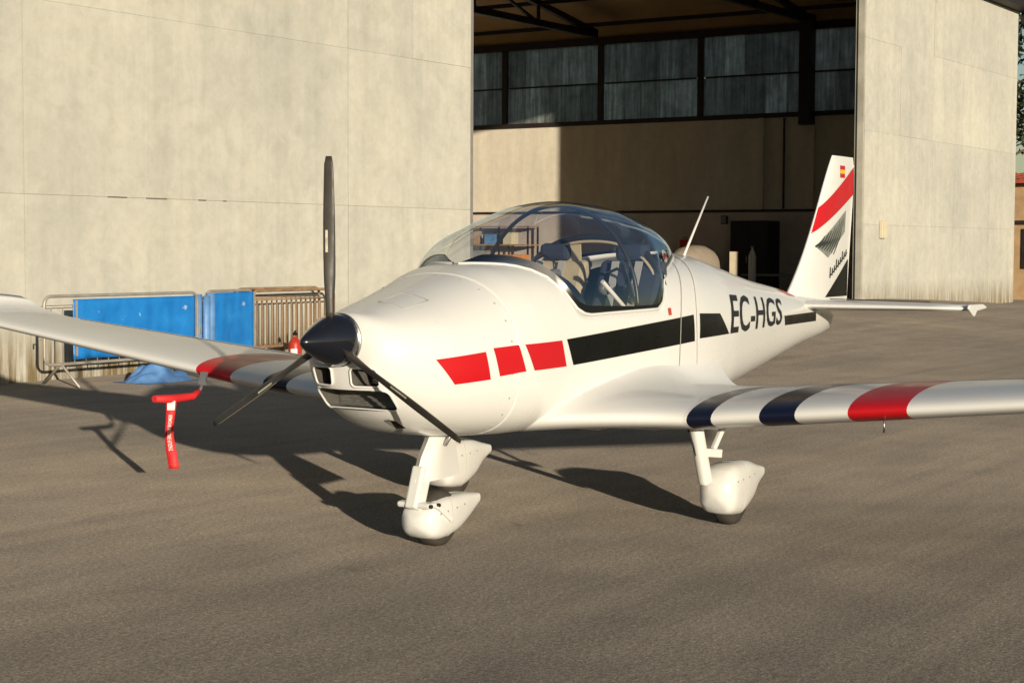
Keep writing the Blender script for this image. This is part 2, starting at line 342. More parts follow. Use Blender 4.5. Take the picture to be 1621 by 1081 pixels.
# side wall seen through the opening
hb('lower_wall', M['inner_lower'], lambda b: b.box(SIDE_X - .3, SIDE_X, BACK_Y, WALL_Y - .3, 0, 2.58))
hb('wall_ledge', M['steel_dark'], lambda b: b.box(SIDE_X - .02, SIDE_X + .05, BACK_Y + .3, WALL_Y - .4, 2.583, 2.66))
up = hb('upper_wall', M['inner_upper'], lambda b: b.box(SIDE_X - .3, SIDE_X - .021, BACK_Y, WALL_Y - .3, 2.582, 5.42))
hb('window_sill', M['steel_dark'], lambda b: b.box(SIDE_X - .18, SIDE_X + .06, BACK_Y + .3, WALL_Y - .4, 5.423, 5.56))
hb('window_head', M['steel_dark'], lambda b: b.box(SIDE_X - .18, SIDE_X + .06, BACK_Y + .3, WALL_Y - .4, 7.98, 8.20))
posts = [-12.1, -15.8, -19.45, -23.03, -26.72, -30.4]
for i in range(len(posts) - 1):
    a, b_ = posts[i], posts[i + 1]
    wdw = hb('window_frame', M['steel_dark'], lambda b: (b.box(SIDE_X - .10, SIDE_X + .0, b_ + .16, a - .16, 6.715, 6.76), b.box(SIDE_X - .12, SIDE_X + .03, a - .09, a + .09, 5.563, 7.977)))
    n = 5; w = (a - b_ - .19) / n
    for r0, r1 in ((5.565, 6.713), (6.762, 7.978)):
        for k in range(n):
            y0 = b_ + .10 + k * w
            hb('window_pane', M['pane'], lambda b: b.box(SIDE_X - .07 - random.uniform(0, .012), SIDE_X - .055, y0 + .0015, y0 + w - .0015, r0, r1), wdw)
hb('main_post', M['steel_dark'], lambda b: b.box(SIDE_X + .035, SIDE_X + .40, -15.99, -15.62, 5.15, 8.4))
hb('pilaster', M['inner_upper'], lambda b: b.box(SIDE_X + .0, SIDE_X + .12, -15.95, -15.6, 2.67, 5.15))
hb('pilaster', M['inner_upper'], lambda b: b.box(SIDE_X + .0, SIDE_X + .10, -17.45, -17.25, 2.67, 5.42))
hb('conduit', M['steel_dark'], lambda b: b.bar((SIDE_X + .03, -16.6, 2.67), (SIDE_X + .03, -16.6, 5.4), .05))
hb('upper_strip', M['roof_under'], lambda b: b.box(SIDE_X - .18, SIDE_X - .02, BACK_Y + .3, WALL_Y - .4, 8.203, 8.75))
hb('back_wall', M['inner_lower'], lambda b: b.box(SIDE_X, EAST_X, BACK_Y - .3, BACK_Y, 0, 9.6))
hb('east_wall', M['inner_lower'], lambda b: b.box(EAST_X - .3, EAST_X - .003, BACK_Y, WALL_Y - .3, 0, 8.05))
hb('lintel', M['cladding'], lambda b: (b.box(SIDE_X, -28.2, WALL_Y - .3, WALL_Y - .02, EAVE + .003, 9.0), b.box(-28.199, -12.801, WALL_Y - .3, WALL_Y - .02, 8.55, 9.0), b.box(-12.8, EAST_X, WALL_Y - .3, WALL_Y - .02, EAVE + .003, 9.0)))  # middle span raised out of view so the sun patch reaches the sill
RX = (SIDE_X + EAST_X) / 2
def gable(b):
    b.prism([(SIDE_X, 9.403), (SIDE_X, 8.34), (EAST_X, 8.34), (EAST_X, 9.403)] if False else [(SIDE_X - .6, 8.77), (EAST_X + .6, 8.77), (RX, 11.85)], 1, WALL_Y - .62, WALL_Y - .34)
hb('gable_wall', M['roof_under'], gable)
def roof(b):
    ring = [(SIDE_X - .7, 8.62), (RX, 11.92), (EAST_X + .7, 8.62), (EAST_X + .7, 8.82), (RX, 12.12), (SIDE_X - .7, 8.82)]
    b.prism(ring, 1, BACK_Y - .5, WALL_Y - .32)
hb('roof', M['roof_under'], roof)
hb('eave_canopy', M['steel_dark'], lambda b: (b.box(SIDE_X - .35, -28.2, WALL_Y - .015, WALL_Y + .42, EAVE + .01, EAVE + .30), b.box(-28.19, EAST_X, WALL_Y - .015, WALL_Y + .42, 8.76, 8.95)))  # over the opening lifted too, unseen, to keep clear of the sun
hb('gutter', M['steel_dark'], lambda b: (b.box(SIDE_X - .34, SIDE_X - .24, WALL_Y + .0, WALL_Y + .12, 7.75, 8.05)))
for y in (-15.8, -23.03, -30.4):
    def truss(b):
        b.bar((SIDE_X + .3, y, 8.25), (EAST_X - .5, y, 8.25), .16, .2)
        b.bar((SIDE_X + .3, y, 8.32), (RX, y, 11.45), .16, .18); b.bar((RX, y, 11.45), (EAST_X - .5, y, 8.32), .16, .18)
        n = 12; L = EAST_X - SIDE_X - .8
        for k in range(n):
            x0 = SIDE_X + .3 + L * k / n; x1 = SIDE_X + .3 + L * (k + 1) / n
            zt = lambda x: 8.3 + 3.1 * (1 - abs(x - RX) / (L / 2))
            b.bar((x0, y, 8.25), (x1, y, zt(x1)), .08); b.bar((x1, y, 8.25), (x1, y, zt(x1)), .08)
    hb('roof_truss', M['steel_dark'], truss)
for k in range(7):
    x = SIDE_X + 1.2 + k * 2.6; z = 8.3 + 3.3 * (1 - abs(x - RX) / (RX - SIDE_X + .7)) - .15
    hb('purlin', M['steel_dark'], lambda b: b.bar((x, BACK_Y + .1, z), (x, WALL_Y - .35, z), .09, .12))
fl = MB(); 
xs = [SIDE_X + .01 + i * 1.5 for i in range(28)]; ys = [WALL_Y - .27 - i * 1.66 for i in range(15)]
fl.add([(x, y, ground_z(x, y) + .012) for x in xs for y in ys], [(i * 15 + j, (i + 1) * 15 + j, (i + 1) * 15 + j + 1, i * 15 + j + 1) for i in range(27) for j in range(14)], 0, True)
o = fl.build('hangar_floor', M['floor']); o['kind'] = 'structure'; o['label'] = 'dull concrete floor inside the dim hangar'

# ------------------------------------------------------------------ aircraft
plane = tag(empty('light_aircraft', (0, 0, 0)), 'white low-wing propeller aircraft with red and black stripes and bubble canopy', 'aircraft')
# canopy boundary on the body: x -> section angle (deg)
_ff = pchip([.74, .78, .87, .91, .965, 1.07, 1.15, 1.20], [15.5, 15.8, 20, 29, 47, 69, 80, 90])
_fr = pchip([-.93, -.80, -.60, -.40, -.20, -.10, -.04, .02, .06], [90, 78, 66, 55, 44, 34, 24, 16.5, 15.5])
XF, XR = 1.20, -.93
def theta_b(x):
    if x >= XF or x <= XR: return 90.0
    return max(min(_ff(x) if x > .74 else 15.5, 90), _fr(x) if x < .06 else 15.5)
def body_mesh(mb, x0, x1, step, cut=True, nt=22, shrink=0.0):
    xs = []; x = x0
    n = int(round((x1 - x0) / step)); xs = [x0 + (x1 - x0) * i / n for i in range(n + 1)]
    if x1 > 2.0: xs = [x for x in xs if x < 1.95] + [1.95 + .16 * math.sin(math.pi / 2 * i / 12) for i in range(13)]
    rings = []
    for x in xs:
        tb = R(theta_b(x)) if cut else math.pi / 2; lo = -math.pi / 2
        half_ring = []
        for k in range(nt + 1):
            t = k / nt; th = lo + (tb - lo) * t
            half_ring.append(body_pt(x, th))
        rings.append(half_ring)
    for s in (1, -1):
        v = [(p[0], p[1] * s, p[2]) for r in rings for p in r]; m = nt + 1
        f = []
        for i in range(len(rings) - 1):
            for k in range(nt):
                q = (i * m + k, i * m + k + 1, (i + 1) * m + k + 1, (i + 1) * m + k)
                f.append(q if s > 0 else q[::-1])
        mb.add(v, f, 0, True)
    for i, r in ((0, rings[0]), (-1, rings[-1])):
        if i == 0 and x0 > -3 and cut: continue
        full = r + [(p[0], -p[1], p[2]) for p in r[::-1]][1:-1]
        mb.add(full, [tuple(range(len(full)))], 0)
    return mb
COWL_X = 1.38
fus = body_mesh(MB(), -3.52, COWL_X - .0015, .02).build('fuselage', M['white'], plane)
sd = fus.modifiers.new('shell', 'SOLIDIFY'); sd.thickness = .008; sd.offset = -1
cow = body_mesh(MB(), COWL_X + .0015, 2.11, .02, cut=False, nt=26).build('cowling', [M['white'], M['duct']], plane)
# air inlets sunk into the front of the cowling
def rrect(y0, y1, z0, z1, r, n=4):
    p = []
    for cy, cz, a0 in ((y1 - r, z1 - r, 0), (y0 + r, z1 - r, 90), (y0 + r, z0 + r, 180), (y1 - r, z0 + r, 270)):
        for k in range(n + 1): a = R(a0 + 90 * k / n); p.append((cy + r * math.cos(a), cz + r * math.sin(a)))
    return p
cut = MB()
cut.prism([(a, b) for a, b in rrect(.055, .185, .838, .925, .02)], 0, 1.90, 2.3, 1)
cut.prism([(a, b) for a, b in rrect(-.185, -.055, .838, .925, .02)], 0, 1.90, 2.3, 1)
cut.prism([(a, b) for a, b in rrect(-.21, .21, .722, .822, .025)], 0, 1.82, 2.3, 1)
cut.prism([(a, b) for a, b in rrect(.095, .15, .628, .672, .01)], 0, 1.74, 2.0, 1)
cu_o = cut.build('cutter', [M['white'], M['duct']])
bo = cow.modifiers.new('inlets', 'BOOLEAN'); bo.operation = 'DIFFERENCE'; bo.object = cu_o; bo.solver = 'EXACT'; bo.material_mode = 'TRANSFER'
bpy.context.view_layer.update()
dg = bpy.context.evaluated_depsgraph_get(); me = bpy.data.meshes.new_from_object(cow.evaluated_get(dg)); cow.modifiers.clear(); cow.data = me
bpy.data.objects.remove(cu_o); smooth_obj(cow, 35)
def lip(y0, y1, z0, z1, r, xoff=.004):
    loop = rrect(y0, y1, z0, z1, r, 4); pts = []
    for (y, z) in loop + loop[:1]:
        # x of the cowl surface at (y, z)
        lo, hi = 1.6, 2.11
        for _ in range(24):
            mid = (lo + hi) / 2
            if half(mid, z) > abs(y) and sec(mid)[1] < z < sec(mid)[0]: lo = mid
            else: hi = mid
        pts.append((lo + xoff, y, z))
    return pts
for a in ((.055, .185, .838, .925, .02), (-.185, -.055, .838, .925, .02), (-.21, .21, .722, .822, .025)):
    mb = MB(); mb.tube(lip(*a), .0055, 6, cap=False); mb.build('inlet_lip', M['white'], cow)
def core(b, x, y0, y1, z0, z1):
    b.box(x, x + .02, y0, y1, z0, z1); n = 6
    for k in range(n): z = z0 + (z1 - z0) * (k + .5) / n; b.box(x + .0205, x + .03, y0, y1, z - .0025, z + .0025)
mb = MB(); core(mb, 1.845, -.2, .2, .725, .818); mb.build('radiator_core', M['radiator'], cow)
for s in (1, -1):
    mb = MB(); core(mb, 1.925, s * .12 - .06, s * .12 + .06, .842, .92); mb.build('cooler_core', M['alu'], cow)
# strips lying on the body skin, given as quads in (x, z)
def on_body(b, quad, side=1, off=.0025, nu=24, nv=5, mi=0):
    (tl, tr, br, bl) = quad; v = []
    for j in range(nv + 1):
        for i in range(nu + 1):
            u, w = i / nu, j / nv
            x = (tl[0] * (1 - u) + tr[0] * u) * (1 - w) + (bl[0] * (1 - u) + br[0] * u) * w
            z = (tl[1] * (1 - u) + tr[1] * u) * (1 - w) + (bl[1] * (1 - u) + br[1] * u) * w
            v.append((x, side * (half(x, z) + off), z))
    m = nu + 1
    b.add(v, [(j * m + i, (j + 1) * m + i, (j + 1) * m + i + 1, j * m + i + 1) for j in range(nv) for i in range(nu)], mi, True)
    return b
REDS = [((1.863, .962), (1.59, .988), (1.556, .856), (1.759, .842)), ((1.541, 1.003), (1.374, 1.012), (1.325, .883), (1.499, .868)), ((1.33, 1.012), (1.041, 1.02), (1.001, .890), (1.265, .884))]
BLKS = [((.996, 1.024), (-.368, 1.104), (-.372, .955), (.939, .893)), ((-.452, 1.108), (-.752, 1.099), (-.885, .975), (-.44, .967)), ((-2.105, 1.037), (-2.93, 1.037), (-2.93, .972), (-2.116, .975))]
for s in (1, -1):
    for q in REDS: on_body(MB(), q, s).build('red_stripe', M['red'], cow if q[1][0] > 1.45 else fus, recalc=False)
    for q in BLKS: on_body(MB(), q, s).build('black_stripe', M['black'], fus, recalc=False)
# narrow white joint straps round the body
def strap(b, x0, x1, t0, t1, w=.022, off=.002, side=1):
    pts = []
    n = 26; v = []
    for k in range(n + 1):
        u = k / n; th_ = t0 + (t1 - t0) * u; x = x0(th_); th = R(th_)
        for dx in (-w / 2, w / 2):
            p = body_pt(x + dx, th); nrm = Vector((0, p[1], p[2] - .95)).normalized() * off
            v.append((p[0], side * (p[1] + nrm.y), p[2] + nrm.z))
    b.add(v, [(2 * k, 2 * k + 1, 2 * k + 3, 2 * k + 2) for k in range(n)], 0, True)
for s in (1, -1):
    mb = MB(); strap(mb, pchip([-40, -20, 5, 62, 90], [-.15, -.165, -.19, -.48, -.60]), 0, 84, -35, .008, .004, s); o = mb.build('joint_strap', M['seam'], fus, recalc=False)
    mb = MB(); strap(mb, pchip([-50, -30, 5, 62, 90], [-.47, -.45, -.412, -.66, -.80]), 0, 84, -50, .03, .005, s); o = mb.build('joint_strap', M['white_flat'], fus, recalc=False)
# registration letters
def text_mesh(body, res=3):
    c = bpy.data.curves.new('t', 'FONT'); c.body = body; c.size = 1.0; c.resolution_u = res; c.offset = .012
    o = bpy.data.objects.new('t', c); COL.objects.link(o); bpy.context.view_layer.update()
    m = bpy.data.meshes.new_from_object(o.evaluated_get(bpy.context.evaluated_depsgraph_get())); bpy.data.objects.remove(o)
    bm = bmesh.new(); bm.from_mesh(m); bmesh.ops.triangulate(bm, faces=bm.faces)
    for _ in range(2): bmesh.ops.subdivide_edges(bm, edges=[e for e in bm.edges if e.calc_length() > .2], cuts=1)
    bmesh.ops.triangulate(bm, faces=bm.faces)
    v = [tuple(x.co) for x in bm.verts]; f = [tuple(x.index for x in g.verts) for g in bm.faces]; bm.free(); return v, f
def letters(name, body, quad, parent, mapper, m):
    v, f = text_mesh(body); x0 = min(p[0] for p in v); x1 = max(p[0] for p in v); y0 = min(p[1] for p in v); y1 = max(p[1] for p in v)
    (tl, tr, br, bl) = quad; out = []
    for p in v:
        u = (p[0] - x0) / (x1 - x0); w = 1 - (p[1] - y0) / (y1 - y0)
        a = [(tl[k] * (1 - u) + tr[k] * u) * (1 - w) + (bl[k] * (1 - u) + br[k] * u) * w for k in range(2)]
        out.append(mapper(*a))
    mb = MB(); mb.add(out, f); return mb.build(name, m, parent, recalc=False)
letters('registration', 'EC-HGS', ((-.985, 1.205), (-2.13, 1.148), (-2.01, .985), (-.905, .972)), fus, lambda x, z: (x, half(x, z) + .004, z), M['letter'])
letters('registration', 'EC-HGS', ((-2.19, 1.150), (-.985, 1.212), (-.905, .968), (-2.06, .975)), fus, lambda x, z: (x, -half(x, z) - .004, z), M['letter'])
# dark red flash on the spine ahead of the fin
for s in (1, -1):
    on_body(MB(), ((-2.30, 1.205), (-2.66, 1.182), (-2.62, 1.148), (-2.42, 1.165)), s, .003, 10, 3).build('spine_flash', M['red'], fus, recalc=False)

# cowl fasteners along the rear edge, an oil hatch on top, the exhaust pipe below
fme = None
for s in (1, -1):
    for k in range(9):
        p = body_pt(COWL_X + .035, R(-50 + 15 * k)); q_ = body_pt(COWL_X + .035, R(-50 + 15 * k + 2)); n_ = Vector((0, q_[2] - p[2], -(q_[1] - p[1]))).normalized()
        if n_.y < 0 and abs(p[1]) > .1: n_ = -n_
        a = Vector((p[0], p[1] * s, p[2])); n_.y *= s
        mb = MB(); mb.tube([a - n_ * .003, a + n_ * .0012], .006, 8); mb.build('fastener', M['seam'], cow)
mb = MB(); hp = []
for (x, th) in ((1.86, 62), (1.86, 74), (1.86, 86), (1.78, 86), (1.70, 86), (1.70, 74), (1.70, 62), (1.78, 62), (1.86, 62)): p = body_pt(x, R(th)); hp.append((p[0], p[1], p[2] + .001))
mb.tube(hp, .0022, 4, cap=False); mb.build('oil_hatch', M['seam'], cow)
# --- canopy glass, its black edge and the hoops
def can_base(x):
    p = body_pt(x, R(theta_b(x))); return p[1], p[2]
_ct = pchip([-.93, -.82, -.585, -.29, 0, .258, .512, .755, .96, 1.11, 1.20], [1.449, 1.512, 1.607, 1.678, 1.716, 1.726, 1.703, 1.640, 1.565, 1.475, 1.394])
def can_pt(x, k, n, shrink=0.0):
    yb, zb = can_base(x); zc = max(_ct(x), zb + .001); a = math.pi * k / n; c, s = math.cos(a), math.sin(a); e = 2.0
    return (x, (yb - shrink) * math.copysign(abs(c) ** (2 / e), c), zb + (zc - shrink - zb) * s ** (2 / e))
N = 44; xs = [XR + .002 + (XF - XR - .004) * (0.5 - 0.5 * math.cos(math.pi * i / 90)) for i in range(91)]
mb = MB(); mb.loft([[can_pt(x, k, N) for k in range(N + 1)] for x in xs], closed=False, cap=False)
canopy = mb.build('canopy', M['glass'], plane)
def edge_strip(b, w0, w1, n=90):
    # ribbon on the glass just inside its lower edge, both sides
    for s in (1, -1):
        v = []
        for x in xs:
            yb, zb = can_base(x); zc = max(_ct(x), zb + .001); h = zc - zb
            wid = w0 + (w1 - w0) * smooth((x - .2) / .8)
            for t in (0.0, 1.0):
                a = min(wid * t / max(.06, h), 1.0); c, sn = math.cos(a), math.sin(a); e = 2.0
                v.append((x, s * ((yb + .003) * c ** (2 / e)), zb + h * sn ** (2 / e) + .0015))
        m = len(xs); b.add(v, [(2 * i, 2 * i + 1, 2 * i + 3, 2 * i + 2) for i in range(m - 1)], 0, True)
mb = MB(); edge_strip(mb, .024, .05); mb.build('canopy_edge', M['trim'], canopy, recalc=False)
mb = MB()
for s in (1, -1): mb.tube([(x, s * (can_base(x)[0] + .004), can_base(x)[1] + .001) for x in xs[1:-1:2]], .008, 6, cap=False)
mb.build('canopy_rim', M['white'], canopy)
def hoop(x, rad, m, shrink, lean=0.0, name='hoop'):
    pts = []
    for k in range(0, 41):
        p = can_pt(x, k, 40, shrink); pts.append((p[0] + lean * (p[2] - 1.15), p[1], p[2]))
    mb = MB(); mb.tube(pts, rad, 8); return mb.build(name, m, canopy)
hoop(.235, .012, M['hoop'], .022)
# roll bar behind the seats
rp = []
for k in range(41):
    a = math.pi * k / 40; c, s_ = math.cos(a), math.sin(a)
    rp.append((-.12 - .04 * s_, .475 * math.copysign(abs(c) ** (2 / 2.3), c), 1.13 + .405 * s_ ** (2 / 2.3)))
mb = MB(); mb.tube(rp, .022, 8); roll = mb.build('roll_bar', M['hoop'], plane)
mb = MB(); mb.tube([(p[0] + .02, p[1] * .955, 1.13 + (p[2] - 1.13) * .94) for p in rp], .009, 6); mb.build('bar_highlight', M['seat_tan'], roll)  # pale strip under the bar, a painted edge highlight
pl_ = [(p[1] * .95, 1.13 + (p[2] - 1.13) * .93) for p in rp if p[1] < -.06]
mb = MB(); mb.prism(pl_ + [(-.45, .80), (-.06, .80)], 0, -.165, -.155); mb.build('bulkhead_panel', M['seat_tan'], plane)
# bulkhead shelf behind seats, cockpit floor, inner sides
mb = MB(); mb.box(-.90, 1.0, -.40, .40, .64, .67); mb.build('cockpit_floor', M['panel'], plane)
bk = []
for k in range(31):
    a = math.pi * k / 30; bk.append((.46 * math.copysign(abs(math.cos(a)) ** (2 / 2.3), math.cos(a)), 1.10 + .28 * math.sin(a) ** (2 / 2.3)))
mb = MB(); mb.prism([(p[0], p[1]) for p in bk] + [(-.46, .67), (.46, .67)], 0, -.56, -.545); mb.build('rear_bulkhead', M['seat_blue'], plane)
mb = MB()
deck = []
for x in (.72, .78, .84, .90, .96, 1.02, 1.08, 1.13):
    r_ = []
    for k in range(25):
        th = R(15 + 150 * k / 24) if x < .82 else R(12 + 156 * k / 24); p = body_pt(x, th); r_.append((x, p[1] * .965, p[2] - .014 - .03 * smooth((.9 - x) / .15)))
    deck.append(r_)
mb.loft(deck, closed=False, cap=False); gs = mb.build('glareshield', M['trim'], plane)
gs.modifiers.new('t', 'SOLIDIFY').thickness = .01
mb = MB(); mb.prism([(p[1] * .93, p[2] - .03) for p in [body_pt(.82, R(8 + 164 * k / 20)) for k in range(21)]] + [(-.42, .80), (.42, .80)], 0, .83, .86); ip = mb.build('instrument_panel', M['panel'], plane)
for (y, z, r_) in ((.28, 1.22, .038), (.18, 1.24, .038), (.28, 1.12, .038), (.18, 1.13, .038), (.05, 1.24, .03), (.05, 1.15, .03), (-.08, 1.24, .03), (-.2, 1.22, .03)):
    mb = MB(); mb.prism([(y + r_ * math.cos(2 * math.pi * k / 16), z + r_ * math.sin(2 * math.pi * k / 16)) for k in range(16)], 0, .816, .829); mb.build('dial', M['gauge'], ip)
def seat(y, cm, lab):
    st = empty('seat', (0, 0, 0), 0, plane)
    mb = MB(); mb.box(.02, .50, y - .21, y + .21, .70, .82); o = mb.build('seat_cushion', M['seat_blue'], st, bevel=.03)
    mb = MB(); q = [(.02, .80), (.12, .80), (-.10, 1.30), (-.14, 1.40), (-.20, 1.41), (-.21, 1.33)]
    mb.prism(q, 1, y - .20, y + .20); mb.build('seat_back', cm, st, bevel=.025)
    mb = MB(); mb.box(-.205, -.12, y - .10, y + .10, 1.40, 1.50); mb.build('headrest', M['seat_blue'], st, bevel=.03)
    for dy in (-.075, .075):
        mb = MB(); mb.bar((-.10, y + dy, 1.40), (.00, y + dy * .9, 1.12), .045, .006, up=(1, 0, 0)); mb.bar((.00, y + dy * .9, 1.12), (.14, y + dy * .7, .86), .045, .006, up=(1, 0, 0)); mb.build('harness_strap', M['belt'], st)
    return st
s1 = seat(-.25, M['seat_tan'], ''); s1.name = 'seat'
s2 = seat(.25, M['seat_blue'], '')
mb = MB(); mb.tube([(.45, 0, .66), (.42, 0, .95), (.46, 0, 1.02)], .014, 8); mb.tube([(.46, -.14, 1.03), (.46, .14, 1.03)], .013, 8); mb.tube([(.46, .14, 1.02), (.45, .14, 1.14)], [.017, .02], 8); mb.tube([(.46, -.14, 1.02), (.45, -.14, 1.14)], [.017, .02], 8); mb.build('control_stick', M['hoop'], plane)
mb = MB(); mb.bar((.05, .43, 1.06), (.62, .45, 1.11), .05, .03); mb.bar((-.1, .40, 1.02), (-.1, .40, 1.2), .05, .05); mb.build('canopy_strut', M['alu'], plane)
mb = MB(); mb.bar((-.05, .33, 1.15), (.30, .44, 1.40), .022); mb.build('gas_spring', M['steel'], plane)
mb = MB(); mb.bar((-.06, .537, 1.150), (-.06, .543, 1.11), .012, .01); mb.build('canopy_latch', M['ext_red'], plane)
def headset(x, y, z, par):
    mb = MB(); mb.tube([(x, y - .08, z), (x, y - .07, z + .07), (x, y, z + .10), (x, y + .07, z + .07), (x, y + .08, z)], .009, 6); h_ = mb.build('headset', M['hoop'], par)
    for dy in (-.08, .08): mb = MB(); mb.tube([(x, y + dy - .02, z - .01), (x, y + dy + .02, z - .01)], .036, 10); mb.build('ear_cup', M['gauge'], h_)
headset(.02, .25, 1.26, plane); headset(.0, -.24, 1.33, plane)
mb = MB(); v = []
for j in range(9):
    for i in range(9): v.append((.10 + .20 * i / 8, .08 + .30 * j / 8, .845 + .05 * noise.noise((i * .5, j * .5, 2)) + .10 * smooth(1 - i / 4)))
mb.add(v, [(j * 9 + i, j * 9 + i + 1, (j + 1) * 9 + i + 1, (j + 1) * 9 + i) for j in range(8) for i in range(8)], 0, True); mb.build('white_cloth', M['print_white'], plane).modifiers.new('t', 'SOLIDIFY').thickness = .006
mb = MB(); mb.box(.60, .78, -.06, .06, .68, 1.02); mb.build('centre_console', M['panel'], plane, bevel=.01)
for y in (-.03, .0, .03): mb = MB(); mb.tube([(.60, y, .96), (.545, y, .985)], [.006, .011], 8); mb.build('lever', M['textile_red'] if y == 0 else M['print_white'], plane)
mb = MB(); mb.tube([(.06, .44, 1.02), (.30, .46, 1.16), (.50, .44, 1.30)], .012, 6); mb.build('canopy_stay', M['print_white'], plane)
# folded map and headset lying inside, seen through the glass
mb = MB(); mb.box(.40, .62, -.34, -.12, .822, .835); mb.build('map_case', M['orange'], plane, bevel=.004)
mb = MB(); mb.box(-.50, -.25, .05, .40, 1.0, 1.16); mb.build('luggage_box', M['grey_box'], plane, bevel=.02)

# --- spinner and propeller
PX, PZ = 2.183, 1.051
prof = [(2.118, .119), (2.14, .120), (2.165, .118), (2.20, .109), (2.24, .093), (2.28, .074), (2.32, .053), (2.355, .032), (2.375, .017), (2.385, .0015)]
pf = pchip([p[0] for p in prof], [p[1] for p in prof]); xx = [2.118 + .267 * (i / 26) ** .8 for i in range(27)]
mb = MB(); mb.loft([[(x, pf(x) * math.cos(2 * math.pi * k / 36), PZ + pf(x) * math.sin(2 * math.pi * k / 36)) for k in range(36)] for x in xx])
spin = mb.build('spinner', M['spinner'], plane)
mb = MB(); mb.loft([[(x, r_ * math.cos(2 * math.pi * k / 36), PZ + r_ * math.sin(2 * math.pi * k / 36)) for k in range(36)] for x, r_ in ((2.108, .114), (2.108, .123), (2.118, .123), (2.1185, .114))], cap=False); mb.build('spinner_backplate', M['steel'], spin)
def blade(ang):
    rot = Matrix.Rotation(-ang, 3, 'X'); rings = []; guard = []
    for i in range(23):
        u = i / 22; r_ = .10 + .73 * u
        ch = pchip([0, .12, .3, .55, .85, .97, 1], [.040, .044, .054, .054, .046, .04, .028])(u); th = pchip([0, .12, .3, .6, 1], [.040, .030, .014, .010, .005])(u)
        be = R(pchip([0, .2, .5, 1], [62, 48, 33, 22])(u)); cd = Vector((math.sin(be), -math.cos(be), 0)); nd = Vector((math.cos(be), math.sin(be), 0)); ring = []
        for k in range(14):
            a = 2 * math.pi * k / 14; c, s_ = math.cos(a), math.sin(a)
            p = cd * (c * ch / 2) + nd * (s_ * th / 2 * (1 - .35 * c)); p = p + Vector((0, 0, r_)); q = rot @ p
            ring.append((q.x + PX, q.y, q.z + PZ))
        rings.append(ring)
    o = MB().loft(rings).build('propeller_blade', M['blade'], plane)
    # pale guard strip along the blade's leading edge near the tip half and a small maker's patch
    for (u0, u1, nm, mm, kk) in ((.40, .99, 'edge_guard', M['blade_grey'], (13, 0, 1)), (.44, .58, 'blade_patch', M['patch'], (2, 3))):
        v = []; i0, i1 = int(u0 * 22), int(u1 * 22)
        for i in range(i0, i1 + 1):
            cx = [sum(p[j] for p in rings[i]) / 14 for j in range(3)]
            for k in kk: v.append(tuple(cx[j] + (rings[i][k][j] - cx[j]) * 1.04 for j in range(3)))
        n = len(kk); MB().add(v, [(i * n + k, i * n + k + 1, (i + 1) * n + k + 1, (i + 1) * n + k) for i in range(i1 - i0) for k in range(n - 1)], 0, True).build(nm, mm, o, recalc=False)
    return o
for a in (0, 120, 240): blade(R(a) - .008)

# --- wings
def foil(n=22, t=.112, camber=.003):
    up, lo = [], []
    for i in range(n + 1):
        x = .5 - .5 * math.cos(math.pi * i / n); y = 5 * t * (.2969 * math.sqrt(x) - .126 * x - .3516 * x * x + .2843 * x ** 3 - .1036 * x ** 4)
        yc = camber * (2 * .4 * x - x * x) / .16 if x < .4 else camber * (.2 + .8 * x - x * x) / .36
        up.append((x, yc + y)); lo.append((x, yc - y))
    return up[::-1] + lo[1:]          # TE top -> LE -> TE bottom
FOIL = foil()
def wing_sta(y, side):
    a = abs(y); dih = .118 if side < 0 else .097; z = (.597 if side > 0 or a < 1.3 else .597 - .03 * min(1, (a - 1.3) / .5)) + max(0, a - .95) * dih
    ch = 1.55 if a < 1.0 else 1.55 - (a - 1.0) * .235; xl = .80 - max(0, a - 1.0) * .03; return xl, ch, z
WINC = lambda side: R(-2.1) if side > 0 else R(0.2)
def wing_ring(y, side, up=0.0, sc=1.0):
    xl, ch, z = wing_sta(y, side); inc = WINC(side)
    xl -= ch * (1 - sc) * .35; ch *= sc
    r_ = []
    for (u, w) in FOIL:
        dx, dz = -u * ch, w * ch
        r_.append((xl + dx * math.cos(inc) + dz * math.sin(inc), side * y, z + .03 + up + dx * math.sin(inc) + dz * math.cos(inc)))
    return r_
BANDS = [(0, .30, 0), (.30, 1.09, 0), (1.09, 1.22, 2), (1.22, 1.47, 0), (1.47, 1.65, 2), (1.65, 1.91, 0), (1.91, 2.19, 1), (2.19, 4.2, 0)]
